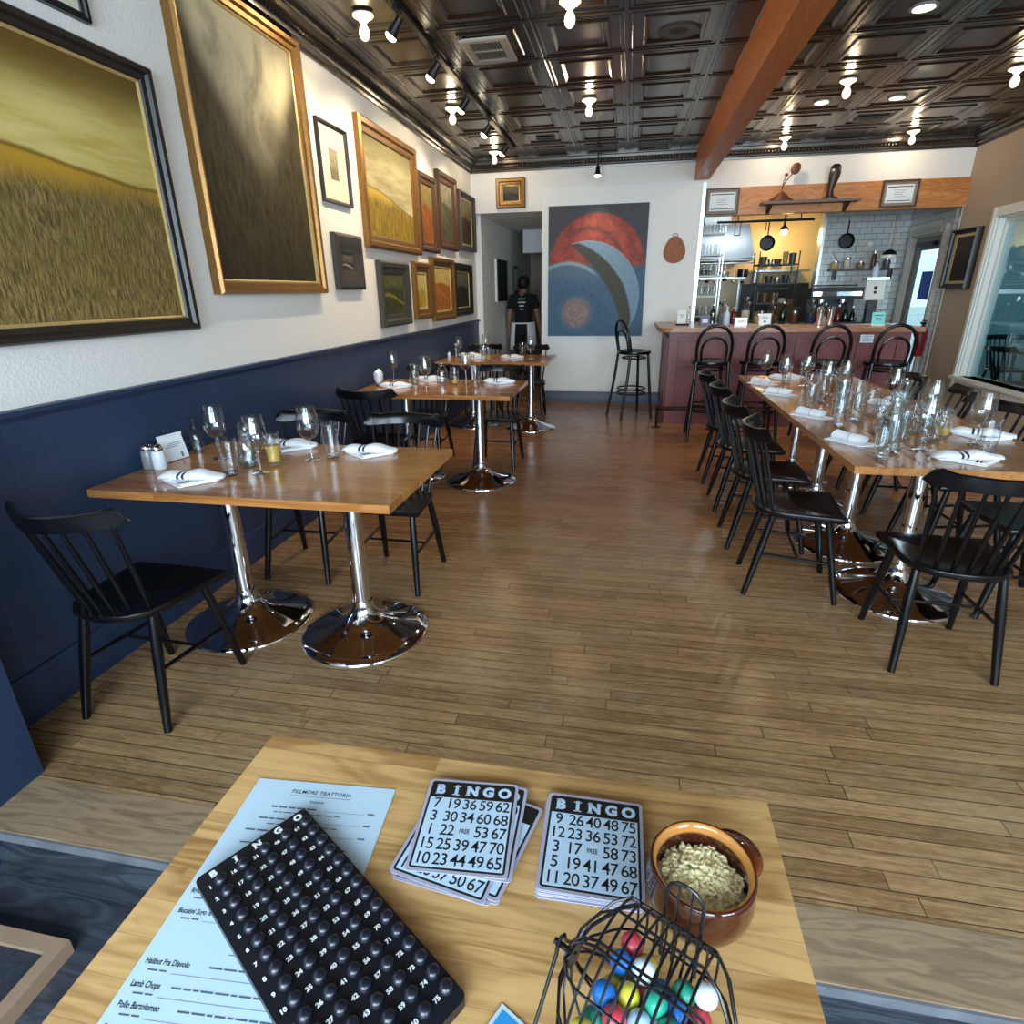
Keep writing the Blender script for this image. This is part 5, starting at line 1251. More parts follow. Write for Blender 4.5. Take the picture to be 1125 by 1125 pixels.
for s in (-1, 1):
    hx = -0.255 if s < 0 else 0.272
    m = MB()
    for k in range(4): m.tube([(hx + s * 0.002, 0.025 + 0.018 * k, 0.80), (hx, 0.032 + 0.018 * k, 0.755), (hx - s * 0.008, 0.036 + 0.018 * k, 0.715 + 0.006 * abs(k - 1.5))], [0.0095, 0.009, 0.007], 8)
    m.tube([(hx - s * 0.015, 0.065, 0.84), (hx - s * 0.024, 0.095, 0.80), (hx - s * 0.024, 0.105, 0.765)], [0.012, 0.010, 0.008], 8); m.obj('fingers', M['skin'], p, 80)
    m = MB(); m.ball((s * 0.084, 0.04, 1.565), 0.022, 10, 1.3); m.obj('ear', M['skin'], p, 80)
T_ = [(0, 0, 0.86, 0.165, 0.13), (0, 0, 0.98, 0.160, 0.125), (0, 0.01, 1.08, 0.150, 0.115), (0, 0.02, 1.24, 0.172, 0.120), (0, 0.01, 1.36, 0.142, 0.098), (0, 0.012, 1.425, 0.066), (-0.175, 0, 1.358, 0.074), (-0.222, -0.01, 1.17, 0.070), (0.175, 0, 1.358, 0.074), (0.225, -0.01, 1.17, 0.070)]
skin_body('t_shirt', T_, [(0, 1), (1, 2), (2, 3), (3, 4), (4, 5), (4, 6), (6, 7), (4, 8), (8, 9)], M['tee'], p)
tr = [(0, 0, 1.02, 0.155, 0.12), (0, 0, 0.90, 0.168, 0.135), (-0.085, 0, 0.84, 0.112), (-0.09, 0.05, 0.50, 0.078), (-0.095, 0.06, 0.10, 0.062), (0.085, 0, 0.84, 0.112), (0.09, -0.03, 0.50, 0.078), (0.095, -0.16, 0.12, 0.062)]
skin_body('trousers', tr, [(0, 1), (1, 2), (2, 3), (3, 4), (1, 5), (5, 6), (6, 7)], M['tee'], p)
m = MB(); m.rings([[(rx * math.cos(a), -0.018 + 0.01 + ry * math.sin(a), z) for a in [math.radians(-60 + 300 * k / 30) for k in range(31)]] for z, rx, ry in ((0.98, 0.192, 0.158), (0.80, 0.212, 0.175), (0.55, 0.225, 0.185))], False, False, False); m.obj('apron', M['linen'], p, 80)
m = MB(); m.tube([(0.192 * math.cos(2*PI*k/30), -0.008 + 0.158 * math.sin(2*PI*k/30), 0.972) for k in range(30)], 0.012, 6, True); m.obj('apron_tie', M['linen'], p)
m = MB(); m.rings([[(0.0 + rx * math.cos(a), 0.035 + ry * math.sin(a), z) for a in [2*PI*k/20 for k in range(20)]] for z, rx, ry in ((1.495, 0.064, 0.075), (1.53, 0.090, 0.106), (1.575, 0.098, 0.118), (1.62, 0.096, 0.115), (1.665, 0.074, 0.090), (1.692, 0.036, 0.045))])
for v_ in m.bm.verts:
    if v_.co.y > 0.07: v_.co.z = max(v_.co.z, 1.60 + (v_.co.y - 0.07) * 0.5)
m.obj('hair', M['hair'], p, 80)
m = MB()
for k, w_ in enumerate((0.105, 0.125, 0.075, 0.06)): m.box(-w_ / 2, w_ / 2, -0.1055, -0.1035, 1.335 - 0.052 * k, 1.350 - 0.052 * k)
m.obj('shirt_print', M['inkwhite'], p, 0)

# ---------------------------------------------------------------- kitchen behind the pass
m = MB(); m.box(0.55, 0.72, 8.31, 12.0, 0, 2.9); struct('wall_kitchen_left', m, M['tile'], None, 0)
m = MB(); m.box(2.62, XR + 0.014, 9.55, 9.68, 0, 2.9); struct('wall_kitchen_tile', m, M['tile'], 'white subway tiled kitchen wall', 0)
m = MB(); m.box(0.55, 3.7, 11.6, 11.75, 0, 2.9); struct('wall_kitchen_back', m, plain('warm cream tile', rgb(214, 186, 132), 0.3, var=0.03), None, 0)
m = MB(); m.box(0.55, 4.0, 8.36, 11.75, 2.82, 2.9); struct('ceiling_kitchen', m, M['framegrey'], None, 0)
m = MB(); m.box(2.585, 2.62, 9.52, 9.70, 0, 2.42); struct('trim_12', m, M['steel'], 'steel edge of the tiled wall', 0)
t = thing('kitchen_lamp', 'lit lamp under the kitchen hood', 'lamp', (2.42, 11.1, 2.30))
m = MB(); m.ball((0, 0, 0), 0.05, 14); m.obj('lamp_face', M['bulb'], t, 80)
m = MB(); m.lathe([(0.06, 0.03), (0.06, 0.06), (0.02, 0.10), (0.001, 0.5)], 16); m.obj('lamp_holder', M['blackmetal'], t)
pt('lamp_glow', t, (0, -0.12, -0.1), 16, (1.0, 0.70, 0.32), 0.06)
t = thing('hood_fill_lamp', 'added strip lamp brightening the front of the extractor hood', 'lamp', (1.5, 9.5, 2.76))  # fill lamp added to light the hood front, no known fitting there
m = MB(); m.box(-0.3, 0.3, -0.04, 0.04, 0, 0.05); m.obj('housing', M['panelwhite'], t, 0)
m = MB(); m.box(-0.28, 0.28, -0.03, 0.03, -0.012, 0); m.obj('tube', glow('lit strip', (0.9, 0.96, 1.0), 6), t, 0)
d = bpy.data.lights.new('hood_fill_glow', 'AREA'); d.shape = 'RECTANGLE'; d.size = 0.56; d.size_y = 0.06; d.energy = 5; d.color = (0.88, 0.95, 1.0)
o = bpy.data.objects.new('hood_fill_glow', d); C.objects.link(o); o.parent = t; o.location = (0, 0, -0.02)
t = thing('extractor_hood', 'large brushed steel extractor hood over the stove', 'hood', (1.33, 10.45, 1.85))
m = MB(); m.rings([[(-0.52, -0.35, 0), (0.50, -0.35, 0), (0.50, 1.15, 0), (-0.52, 1.15, 0)], [(-0.52, -0.35, 0.06), (0.50, -0.35, 0.06), (0.50, 1.15, 0.06), (-0.52, 1.15, 0.06)], [(-0.46, -0.12, 0.52), (0.42, -0.12, 0.52), (0.42, 1.15, 0.52), (-0.46, 1.15, 0.52)]]); m.obj('hood_body', plain('dull bright steel', rgb(196, 206, 212), 0.45, metal=0.6), t, 30)
m = MB(); m.box(-0.2, 0.2, 0.3, 0.8, 0.52, 0.95); m.obj('duct', M['steel'], t, 0)
m = MB(); m.tube([(-0.52, -0.37, 0.03), (0.50, -0.37, 0.03)], 0.012, 8); m.obj('front_rail', M['steel'], t)
t = thing('cooking_range', 'steel cooking range with a shelf of pans', 'stove', (1.35, 10.6, 0))
m = MB(); m.box(-0.55, 0.55, -0.35, 0.95, 0.05, 0.90); m.obj('range_body', M['steel'], t, 0)
m = MB(); m.box(-0.55, 0.55, 0.45, 0.95, 1.60, 1.63); m.box(-0.55, -0.52, 0.9, 0.95, 0.9, 1.6); m.box(0.52, 0.55, 0.9, 0.95, 0.9, 1.6); m.obj('back_shelf', M['steel'], t, 0)
m = MB()
for k in range(6): m.lathe([(0.022, -0.02), (0.022, 0)], 12, (-0.45 + 0.18 * k, -0.35, 0.8), 1)
m.obj('knob_row', M['dark'], t)
m = MB(); m.box(-0.5, 0.5, -0.3, 0.8, 0.9, 0.93); m.obj('grate', M['blackmetal'], t, 0)
def pot(label, x, y, z, r, h, mat, name='cooking_pot'):
    t = thing(name, label, 'pot', (x, y, z), 1.1)
    m = MB(); m.lathe([(r * 0.95, 0), (r, 0.01), (r, h), (r * 0.97, h), (r * 0.95, 0.015), (0.001, 0.012)], 24); m.obj('pot_body', mat, t)
    m = MB(); m.tube([(r, 0, h * 0.75), (r + 0.10, 0, h * 0.9), (r + 0.2, 0, h * 0.95)], 0.009, 8); m.obj('handle', M['dark'], t); return t
pot('steel pot on the kitchen range, towards the steel post', 1.05, 10.55, 0.932, 0.13, 0.2, M['steel'])
pot('black pan on the kitchen range', 1.36, 10.50, 0.932, 0.15, 0.07, M['blackmetal'], 'frying_pan')
pot('copper coloured pot on the kitchen range', 1.70, 10.65, 0.932, 0.11, 0.16, plain('copper', rgb(150, 98, 60), 0.3, metal=0.8), 'cooking_pot')
for i, x in enumerate((0.96, 1.27, 1.58, 1.89)): pot(('first', 'second', 'third', 'fourth')[i] + ' pot from the steel post on the range shelf', x, 11.3, 1.632, 0.085, 0.09 + 0.03 * (i % 2), (M['steel'], M['blackmetal'])[i % 2])
# work table, shelf of plates and boxes in the warm end
t = thing('kitchen_shelf', 'kitchen shelf stacked with plates under the lamp', 'shelf', (2.45, 11.2, 1.70))
m = MB(); m.box(-0.42, 0.42, -0.25, 0.38, 0, 0.03); m.obj('shelf_board', M['steel'], t, 0)
m = MB()
for x in (-0.35, 0.35): m.box(x - 0.015, x + 0.015, 0.1, 0.38, -0.16, 0)
m.obj('bracket', M['steel'], t, 0)
for i, (x, n) in enumerate(((2.17, 5), (2.38, 7), (2.60, 4))):
    for k in range(n):
        m = MB(); m.lathe([(0.06, 0), (0.10, 0.008), (0.102, 0.011), (0.06, 0.006), (0.001, 0.006)], 20)
        solo('plate', m, M['porcelain'], 'plate in the %s pile on the lamp lit kitchen shelf' % ('low', 'tallest', 'small')[i], 'plate', (x, 11.1, 1.731 + 0.012 * k), 0, 'plates in the %s pile on the kitchen shelf' % ('low', 'tallest', 'small')[i])
t = thing('work_table', 'steel kitchen work table below the plate shelf', 'table', (2.52, 11.0, 0))
m = MB(); m.box(-0.48, 0.55, -0.45, 0.55, 0.88, 0.92); m.obj('table_top', M['steel'], t, 0)
for x in (-0.45, 0.5):
    for y in (-0.42, 0.5): m = MB(); m.tube([(x, y, 0), (x, y, 0.88)], 0.02, 8); m.obj('leg', M['steel'], t)
m = MB(); m.box(-0.48, 0.55, -0.4, 0.5, 0.3, 0.33); m.obj('lower_shelf', M['steel'], t, 0)
t = thing('kitchen_oven', 'tall dark oven below the lamp lit plate shelf', 'oven', (2.40, 11.38, 0))
m = MB(); m.box(-0.5, 0.6, -0.02, 0.2, 0.92, 1.52); m.obj('oven_body', M['dark'], t, 0)
m = MB(); m.box(-0.3, 0.3, -0.035, -0.02, 1.05, 1.4); m.obj('oven_door', M['blackmetal'], t, 0)
m = MB(); m.tube([(-0.26, -0.06, 1.44), (0.26, -0.06, 1.44)], 0.01, 8); m.tube([(-0.24, -0.06, 1.44), (-0.24, -0.02, 1.44)], 0.008, 8); m.tube([(0.24, -0.06, 1.44), (0.24, -0.02, 1.44)], 0.008, 8); m.obj('handle', M['steel'], t)
for i, (x, y, w_, h_, c_) in enumerate(((2.2, 10.75, 0.22, 0.16, (156, 112, 62)), (2.5, 10.8, 0.26, 0.34, (96, 70, 44)), (2.75, 10.85, 0.2, 0.22, (60, 48, 40)))):
    t = thing('storage_box', ('low tan box', 'tall brown box', 'dark box')[i] + ' on the kitchen work table', 'box', (x, y, 0.92))
    m = MB(); m.box(-w_/2, w_/2, -0.15, 0.15, 0, h_); m.bevel(0.006, 1); m.obj('box_body', plain('card', rgb(*c_), 0.7), t)
    m = MB(); m.box(-w_/2 - 0.004, w_/2 + 0.004, -0.154, 0.154, h_ - 0.03, h_ + 0.006); m.obj('lid', plain('lid', rgb(*[min(255, q + 20) for q in c_]), 0.6), t, 0)
# crocks, jars and bottles along the sill of the opening
t = thing('utensil_rail', 'black pipe rail with hooks hanging in the kitchen opening', 'rail', (1.75, 9.2, 2.30))
m = MB(); m.tube([(-0.62, 0, 0), (0.62, 0, 0)], 0.016, 10); m.tube([(-0.35, 0, 0), (-0.35, 0, 0.5)], 0.008, 8); m.tube([(0.45, 0, 0), (0.45, 0, 0.5)], 0.008, 8); m.obj('rail', M['blackmetal'], t)
m = MB()
for x in (-0.38, -0.31): m.tube([(x, 0, 0), (x, 0, -0.17)], 0.006, 6)
m.tube([(-0.38, 0, -0.17), (-0.31, 0, -0.17)], 0.006, 6); m.tube([(0.02, 0, 0), (0.02, 0, -0.12)], 0.006, 6); m.obj('hook', M['blackmetal'], t)
def hang_pan(label, x, y, z, r, mat):
    t = thing('hanging_pan', label, 'pan', (x, y, z))
    m = MB(); m.lathe([(r * 0.8, -0.02), (r, 0.02), (r * 0.97, 0.02), (r * 0.78, -0.015), (0.001, -0.014)], 24, (0, 0, 0), 1)
    m.obj('pan_body', mat, t); m = MB(); m.tube([(0, 0, r * 0.9), (0, 0, r + 0.16)], 0.008, 8); m.obj('handle', mat, t)
hang_pan('black oval pan hanging from the rail in front of the hood', 1.80, 9.16, 2.02, 0.10, M['blackmetal'])
# glass shelves at the left of the kitchen opening
t = thing('glass_rack', 'white wire rack of glasses behind the steel post', 'rack', (1.05, 9.3, 0.95))
m = MB()
for k in range(5): m.box(-0.18, 0.20, -0.15, 0.15, 0.12 + 0.27 * k, 0.14 + 0.27 * k)
m.obj('shelf_board', M['trimwhite'], t, 0)
m = MB()
for x in (-0.18, 0.19):
    for y in (-0.15, 0.14): m.box(x, x + 0.012, y, y + 0.012, -0.95, 1.30)
m.obj('upright', M['steel'], t, 0)
g0 = None
for k in range(5):
    for i in range(4):
        x, y, z = 0.93 + 0.085 * i, 9.2 + 0.05 * (i % 2), 0.95 + 0.141 + 0.27 * k
        if g0 is None:
            g0 = tumbler_mesh(0.13, 0.032, 0.037).obj('tumbler', [M['glass'], M['glassthick']], None, 50); o = g0
        else: o = g0.copy(); C.objects.link(o)
        o.location = (x, y, z); tag(o, 'clear glass standing on the white rack in the kitchen opening', 'glass', 'glasses on the white rack')
# open shelves crowded with pans and tubs in the middle of the kitchen
t = thing('pan_rack', 'dark wire rack crowded with pans and tubs in the middle of the kitchen', 'rack', (2.10, 9.96, 0))
m = MB()
for z in (0.95, 1.22, 1.50, 1.76): m.box(-0.26, 0.30, -0.2, 0.2, z, z + 0.02)
m.obj('shelf_board', M['dark'], t, 0)
m = MB()
for x in (-0.26, 0.285):
    for y in (-0.2, 0.185): m.box(x, x + 0.015, y, y + 0.015, 0, 1.95)
m.obj('upright', M['blackmetal'], t, 0)
tubc = [plain('tub paint', rgb(*c), 0.35, var=0.15) for c in ((150, 120, 70), (70, 60, 50), (186, 180, 160), (110, 80, 44), (52, 54, 58), (168, 140, 84))]
random.seed(21)
for z in (0.97, 1.24, 1.52, 1.78):
    x = 1.87
    while x < 2.30:
        r = random.uniform(0.035, 0.06); h_ = random.uniform(0.06, 0.17); x += r
        m = MB(); m.lathe([(r * 0.8, 0), (r, h_ * 0.8), (r, h_), (r * 0.92, h_), (r * 0.85, h_ * 0.5), (0.001, h_ * 0.5)], 16)
        solo('kitchen_tub', m, random.choice(tubc + [M['steel']]), 'one of the pans and tubs crowded on the dark kitchen rack', 'tub', (x, 9.88, z + 0.0005), 0, 'tubs on the dark kitchen rack'); x += r + 0.006
for i in range(6):
    t = thing('ladle', 'ladle hanging in the row below the extractor hood', 'ladle', (1.03 + 0.13 * i, 10.005, 1.80), 0, 'ladles below the hood')
    m = MB(); m.tube([(0, 0, 0), (0, 0, -0.2 - 0.02 * (i % 3))], 0.005, 6); m.obj('handle', M['steel'], t)
    m = MB(); m.ball((0, 0, -0.22 - 0.02 * (i % 3)), 0.035, 10, 0.7); m.obj('ladle_bowl', (M['steel'], M['blackmetal'])[i % 2], t)
t = thing('ladle_rail', 'thin steel rail under the hood from which the ladles hang', 'rail', (1.4, 10.02, 1.81))
m = MB(); m.tube([(-0.45, 0, 0), (0.42, 0, 0)], 0.008, 8); m.tube([(-0.4, 0, 0), (-0.4, 0.04, 0.09)], 0.006, 6); m.tube([(0.4, 0, 0), (0.4, 0.04, 0.09)], 0.006, 6); m.obj('rail', M['steel'], t)
# back counter with the coffee machine and bottles
t = thing('back_counter', 'steel counter below the tiled kitchen wall', 'counter', (2.9, 9.1, 0))
m = MB(); m.box(-0.55, 0.70, -0.30, 0.44, 0, 0.90); m.obj('cabinet', M['dark'], t, 0)
m = MB(); m.box(-0.57, 0.72, -0.33, 0.44, 0.90, 0.94); m.obj('counter_top', M['steel'], t, 0)
t = thing('coffee_machine', 'black coffee machine with chrome fittings on the back counter', 'machine', (2.72, 9.15, 0.94))
m = MB(); m.box(-0.30, 0.30, -0.22, 0.28, 0.03, 0.12); m.box(-0.30, 0.30, 0.0, 0.28, 0.12, 0.36); m.box(-0.32, 0.32, -0.24, 0.30, 0.36, 0.50); m.bevel(0.015, 2); m.obj('machine_body', M['dark'], t)
m = MB(); m.box(-0.30, 0.30, -0.245, -0.235, 0.40, 0.45); m.tube([(-0.28, -0.1, 0.53), (0.28, -0.1, 0.53)], 0.008, 8); m.obj('chrome_strip', M['chrome'], t)
for x in (-0.15, 0.12):
    m = MB(); m.lathe([(0.035, 0.30), (0.035, 0.36)], 16, (x, -0.12, 0)); m.tube([(x, -0.13, 0.31), (x, -0.27, 0.29)], 0.012, 8); m.obj('filter_handle', M['chrome'], t)
def bottle(label, x, y, z, h, r, mat, cap, group=None):
    t = thing('bottle', label, 'bottle', (x, y, z), 0, group)
    m = MB(); m.lathe([(r * 0.95, 0), (r, 0.006), (r, h * 0.58), (r * 0.75, h * 0.68), (r * 0.36, h * 0.76), (r * 0.33, h * 0.93)], 18); m.obj('bottle_body', mat, t)
    m = MB(); m.lathe([(r * 0.42, h * 0.92), (r * 0.42, h), (0.001, h)], 14); m.obj('cap', cap, t); return t
M['darkglass'] = plain('dark green bottle glass', rgb(22, 30, 22), 0.08); M['redliq'] = plain('red bottle', rgb(120, 24, 30), 0.15); M['palebottle'] = plain('pale blue plastic', rgb(186, 206, 230), 0.3)
for i in range(7): bottle('dark bottle in the row in front of the coffee machine', 2.42 + 0.085 * i, 8.85, 0.94, 0.27 + 0.02 * (i % 3), 0.034, (M['darkglass'], M['redliq'], M['darkglass'])[i % 3], (M['steel'], M['ink'])[i % 2], 'bottles in front of the coffee machine')
bottle('clear pump bottle above the tablet screen', 2.86, 8.12, 1.555, 0.17, 0.035, M['palebottle'], M['dark'])
t = thing('tablet_stand', 'white tablet till with a black mark on its back, on a stand', 'tablet', (2.87, 8.02, 1.06))
m = MB(); m.box(-0.105, 0.105, -0.008, 0.008, 0.24, 0.46); m.bevel(0.004, 2); m.xf(Matrix.Rotation(-0.12, 4, 'X')); m.obj('screen_back', M['panelwhite'], t)
m = MB(); m.ball((0, -0.012, 0.375), 0.022, 12); m.ball((0, -0.012, 0.325), 0.018, 12)
for v_ in m.bm.verts: v_.co.y = -0.012 + (v_.co.y + 0.012) * 0.1
m.xf(Matrix.Rotation(-0.12, 4, 'X')); m.obj('black_mark', M['ink'], t)
m = MB(); m.box(-0.05, 0.05, 0.03, 0.12, -0.028, 0.26); m.box(-0.13, 0.13, -0.06, 0.16, -0.028, -0.018); m.bevel(0.006, 1); m.obj('stand', M['dark'], t)
m = MB(); m.box(-0.12, 0.12, 0.0, 0.18, 0.46, 0.49); m.obj('shelf_ledge', M['steel'], t, 0)
t = thing('pass_counter', 'steel sill of the kitchen opening', 'counter', (1.95, 8.25, 1.0315))
m = MB(); m.box(-0.95, 1.20, -0.30, 0.14, -0.03, 0.0); m.box(-0.95, 1.20, -0.30, -0.28, -0.08, -0.03); m.obj('sill', M['steel'], t, 0)
# wall shelf on the tile with odds and ends
t = thing('tile_shelf', 'dark wall shelf with jars on the tiled wall', 'shelf', (3.15, 9.548, 1.66))
m = MB(); m.box(-0.42, 0.45, -0.17, 0, 0, 0.025); m.obj('shelf_board', M['framebrown'], t, 0)
m = MB(); m.box(-0.35, -0.33, -0.14, 0, -0.12, 0); m.box(0.36, 0.38, -0.14, 0, -0.12, 0); m.obj('bracket', M['blackmetal'], t, 0)
for i, (x, h_, r_, c_) in enumerate(((2.80, 0.10, 0.05, (196, 172, 120)), (2.95, 0.14, 0.045, (210, 200, 180)), (3.12, 0.09, 0.05, (150, 120, 80)), (3.28, 0.22, 0.03, (96, 52, 36)), (3.45, 0.12, 0.045, (90, 96, 90)))):
    t = thing('jar', ('squat straw coloured jar', 'tall cream jar', 'tan jar', 'slim brown jar', 'grey jar')[i] + ' on the tiled wall shelf', 'jar', (x, 9.46, 1.686))
    m = MB(); m.lathe([(r_ * 0.9, 0), (r_, 0.01), (r_, h_ * 0.75), (r_ * 0.7, h_ * 0.85)], 18); m.obj('jar_body', plain('jar', rgb(*c_), 0.3, var=0.15), t)
    m = MB(); m.lathe([(r_ * 0.75, h_ * 0.84), (r_ * 0.75, h_), (0.001, h_)], 16); m.obj('lid', M['steel'], t)
hang_pan('dark pan hanging on the tiled wall', 2.90, 9.50, 2.04, 0.10, M['blackmetal'])
t = thing('wire_hoop', 'large thin wire hoop hanging on the tiled wall', 'hoop', (2.92, 9.52, 1.90))
m = MB(); m.tube([(0.13 * math.cos(2*PI*k/30), 0, 0.13 * math.sin(2*PI*k/30)) for k in range(30)], 0.004, 6, True); m.obj('hoop', M['steel'], t)
t = thing('wall_lamp', 'small round pale wall lamp on the tile', 'lamp', (3.22, 9.53, 2.0))
m = MB(); m.ball((0, 0, 0), 0.05, 14); m.obj('shade', M['porcelain'], t); m = MB(); m.lathe([(0.03, -0.05), (0.03, 0.018)], 14, (0, 0, 0), 1); m.obj('wall_plate', M['steel'], t)
t = thing('pendant_lamp', 'dark capped white pendant lamp on a long rod in the kitchen opening', 'lamp', (3.20, 8.75, 1.82))
m = MB(); m.tube([(0, 0, 0.06), (0, 0, 1.0)], 0.009, 8); m.obj('rod', M['steel'], t)
m = MB(); m.lathe([(0.085, 0.0), (0.07, 0.035), (0.03, 0.06), (0.001, 0.065)], 20); m.obj('cap', M['blackmetal'], t)
m = MB(); m.lathe([(0.088, -0.035), (0.088, 0.0), (0.001, 0.0)], 20); m.obj('shade', M['porcelain'], t)
t = thing('ceiling_fan', 'black bladed fan under the kitchen ceiling', 'fan', (3.10, 9.0, 2.40))
m = MB()
for k in range(4):
    b_ = MB(); b_.box(0.05, 0.38, -0.05, 0.05, -0.006, 0.006); b_.xf(Matrix.Rotation(k * PI / 2 + 0.3, 4, 'Z') @ Matrix.Rotation(0.2, 4, 'X'))
    b_.obj('blade', M['blackmetal'], t, 0)
m.lathe([(0.07, -0.04), (0.07, 0.05), (0.02, 0.08), (0.015, 0.42)], 16); m.obj('motor', M['blackmetal'], t)
for i, (x, kind, h_) in enumerate(((1.05, 'b', 0.24), (1.16, 'c', 0.13), (1.30, 'b', 0.20), (1.44, 'c', 0.16), (1.60, 'j', 0.12), (1.74, 'c', 0.11), (1.88, 'b', 0.26), (2.02, 'j', 0.15), (2.20, 'c', 0.12), (2.34, 'j', 0.10))):
    if kind == 'b': bottle(('tall green bottle on the steel sill, first from the steel post', '', 'red bottle on the steel sill', '', '', '', 'tallest dark bottle on the steel sill')[i], x, 8.08, 1.032, h_, 0.034, (M['darkglass'], M['redliq'])[i == 2], M['steel'])
    elif kind == 'c':
        t = thing('utensil_crock', ('', 'grey', '', 'cream', '', 'brown', '', '', 'dark blue')[i] + ' crock of kitchen tools on the steel sill', 'crock', (x, 8.08, 1.032))
        m = MB(); m.lathe([(0.045, 0), (0.05, 0.006), (0.05, h_), (0.045, h_), (0.043, 0.02), (0.001, 0.02)], 18); m.obj('crock_body', plain('crock glaze', rgb(*{1: (120, 120, 118), 3: (206, 196, 170), 5: (96, 62, 40), 8: (40, 52, 80)}[i]), 0.3), t)
        for k in range(4):
            a = k * 1.6; m = MB(); m.tube([(0.01 * math.cos(a), 0.01 * math.sin(a), 0.02), (0.035 * math.cos(a), 0.035 * math.sin(a), h_ + 0.06 + 0.02 * k)], 0.005, 6); m.ball((0.037 * math.cos(a), 0.037 * math.sin(a), h_ + 0.08 + 0.02 * k), 0.016, 8, 1.4); m.obj('kitchen_tool', (M['steel'], M['framebrown'], M['dark'], M['steel'])[k], t)
    else:
        t = thing('jar', ('', '', '', '', 'straw coloured', '', '', 'brown', '', 'pale')[i] + ' jar with a steel lid on the steel sill', 'jar', (x, 8.08, 1.032))
        m = MB(); m.lathe([(0.04, 0), (0.045, 0.01), (0.045, h_ * 0.75), (0.032, h_ * 0.85)], 18); m.obj('jar_body', plain('jar content', rgb(*{4: (190, 160, 96), 7: (90, 56, 34), 9: (200, 196, 184)}[i]), 0.25, var=0.2), t)
        m = MB(); m.lathe([(0.035, h_ * 0.84), (0.035, h_), (0.001, h_)], 16); m.obj('lid', M['steel'], t)
# fire extinguisher on the tiled wall by the outer door
t = thing('fire_extinguisher', 'red fire extinguisher hanging beside the outer door', 'extinguisher', (3.60, 8.36, 0.62))
m = MB(); m.lathe([(0.055, 0), (0.062, 0.012), (0.062, 0.30), (0.045, 0.345), (0.018, 0.365), (0.018, 0.385)], 20); m.obj('cylinder', M['red'], t)
m = MB(); m.box(-0.015, 0.015, -0.05, 0.05, 0.385, 0.41); m.box(-0.012, 0.012, -0.07, 0.02, 0.42, 0.432); m.obj('valve', M['blackmetal'], t)
m = MB(); m.tube([(0, -0.045, 0.39), (-0.02, -0.085, 0.33), (-0.02, -0.08, 0.1)], 0.010, 8); m.obj('hose', M['dark'], t)
m = MB(); m.rings([[(-0.0628 * math.cos(a), 0.0628 * math.sin(a), z) for a in [math.radians(-35 + 70 * k / 8) for k in range(9)]] for z in (0.10, 0.22)], False, False, False); m.obj('plate', M['paper'], t)
# things on the bar
BZ = 1.0605
def stand_card(label, x, y, w_, h_, mat, rz=0.0, marks=None):
    t = thing('counter_card', label, 'card', (x, y, BZ), rz)
    m = MB(); m.box(-w_/2, w_/2, -0.002, 0.002, 0.012, h_); m.xf(Matrix.Rotation(-0.12, 4, 'X')); m.obj('card_face', mat, t, 0)
    m = MB(); m.box(-w_/2, w_/2, -0.02, 0.03, 0, 0.012); m.obj('foot', M['trimwhite'], t, 0)
    m = MB()
    for a in marks: m.box(*a[:2], -0.0035, -0.0025, *a[2:])
    m.xf(Matrix.Rotation(-0.12, 4, 'X')); m.obj('printing', plain('card print', rgb(60, 72, 120), 0.7), t, 0)
stand_card('white printed card standing on the bar between the second and first stools', 1.50, 7.20, 0.125, 0.125, M['paper'], 0, [(-0.03, 0.03, 0.085, 0.09), (-0.025, 0.025, 0.072, 0.076), (-0.012, 0.012, 0.03, 0.05)])
stand_card('turquoise card with white foot standing on the bar near the tablet', 2.60, 7.05, 0.125, 0.135, M['cyan'], 0, [(-0.045, 0.045, 0.10, 0.108), (-0.03, 0.03, 0.06, 0.075)])
stand_card('pale menu card at the wall end of the bar', 0.63, 7.55, 0.10, 0.16, M['trimwhite'], 0, [(-0.02, 0.03, 0.10, 0.106), (-0.02, 0.02, 0.08, 0.085)])
t = thing('pen_tray', 'small dark tray on the bar in front of the pale menu card', 'tray', (0.62, 7.30, BZ))
m = MB(); m.lathe([(0.075, 0), (0.08, 0.016), (0.076, 0.016), (0.07, 0.005), (0.001, 0.005)], 20)
for v_ in m.bm.verts: v_.co.y *= 0.5
m.obj('tray', M['dark'], t); m = MB(); m.tube([(-0.06, 0, 0.012), (0.06, 0.01, 0.014)], 0.005, 6); m.obj('pen', M['red'], t)
bottle('slim dark bottle at the wall end of the bar', 0.715, 7.62, BZ, 0.20, 0.018, M['glass'], M['ink'])
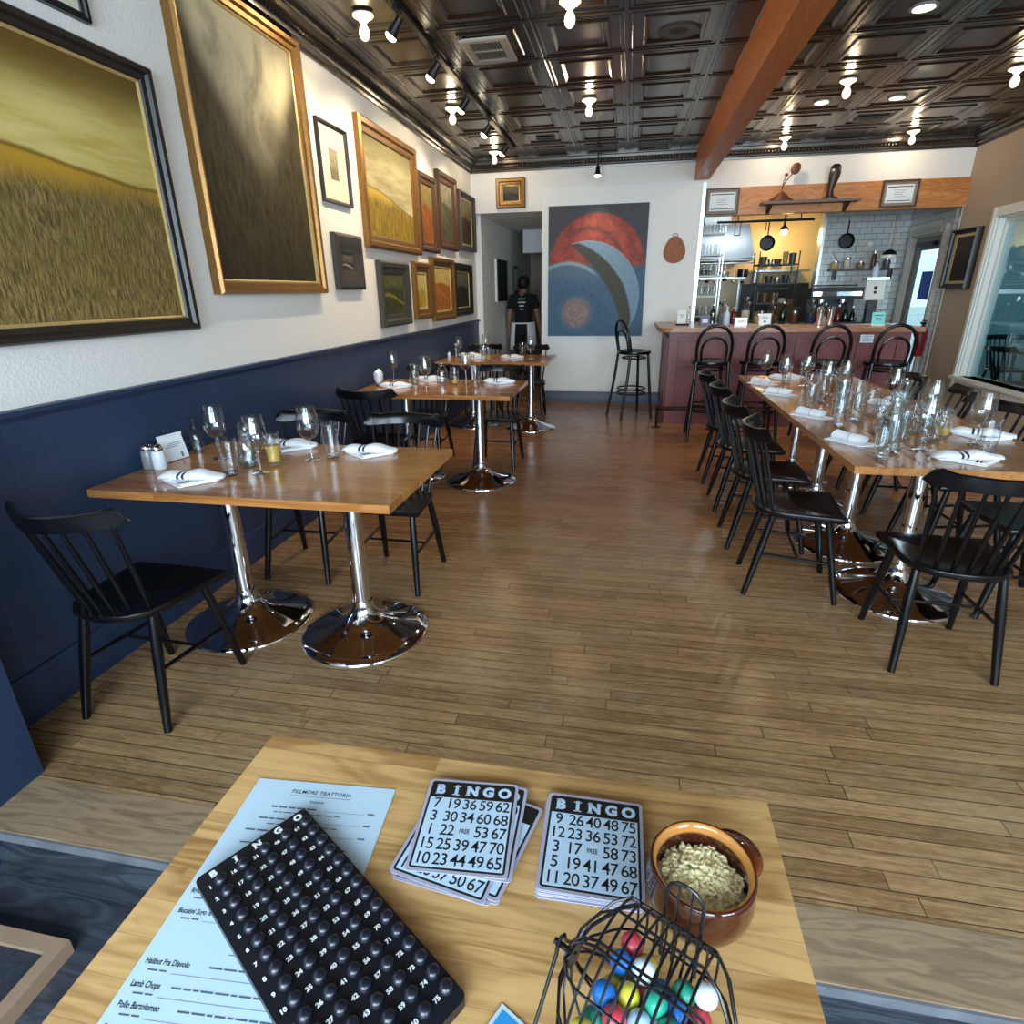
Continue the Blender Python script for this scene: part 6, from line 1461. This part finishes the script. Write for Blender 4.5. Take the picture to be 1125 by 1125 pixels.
bottle('pale blue bottle on the bar near the steel post', 1.10, 7.28, BZ, 0.20, 0.036, M['palebottle'], M['trimwhite'])
bottle('clear squat bottle on the bar beside the steel post', 0.95, 7.30, BZ, 0.13, 0.04, M['glass'], M['steel'])
for i, x in enumerate((2.03, 2.135)):
    t = thing('cocktail_shaker', 'tall steel shaker on the bar, ' + ('nearer the steel post', 'nearer the tablet')[i], 'shaker', (x, 7.09, BZ))
    m = MB(); m.lathe([(0.026, 0), (0.030, 0.004), (0.040, 0.155), (0.041, 0.16), (0.001, 0.158)], 24); m.obj('cup', M['chrome'], t)
    m = MB(); m.lathe([(0.040, 0.158), (0.032, 0.19), (0.015, 0.20), (0.001, 0.20)], 24); m.obj('lid', M['chrome'], t)
for i, (x, w_, h_) in enumerate(((0.90, 0.10, 0.10), (1.24, 0.13, 0.08))):
    t = thing('counter_box', ('blue grey box at the back of the bar by the steel post', 'low silver box on the bar beside the pale blue bottle')[i], 'box', ((0.86, 1.25)[i], (7.26, 7.27)[i], BZ))
    m = MB(); m.box(-w_/2, w_/2, -0.05, 0.05, 0, h_); m.bevel(0.006, 2); m.obj('box_body', (plain('blue grey box', rgb(96, 112, 140), 0.5), M['steel'])[i], t)
    m = MB(); m.box(-w_/2 * 0.6, w_/2 * 0.6, -0.052, -0.05, h_ * 0.3, h_ * 0.7); m.obj('face_plate', M['paper'], t, 0)
# furniture of the next room, seen through the window
t = table('plain table in the next room seen through the side window', 4.28, 5.2, 7.0, 8.3, ((4.75, 7.3), (4.75, 8.0)), 'next room table', 'tabletop_y')
chair(4.75, 8.58, PI, 'black spindle chair in the next room, at the far end of its table', 'next room chairs')
chair(4.10, 7.20, -1.5, 'black spindle chair in the next room, just behind the window glass', 'next room chairs')
chair(5.34, 7.62, PI / 2, 'black spindle chair in the next room, on the far side of its table', 'next room chairs')
for x, y in ((4.36, 7.92), (4.45, 8.02)):
    o = tum0.copy(); C.objects.link(o); o.location = (x, y, 0.751); tag(o, 'clear tumbler on the table in the next room', 'glass', 'tumblers in the next room')
napkin(4.62, 8.1, 0, 'white napkin on the table in the next room')
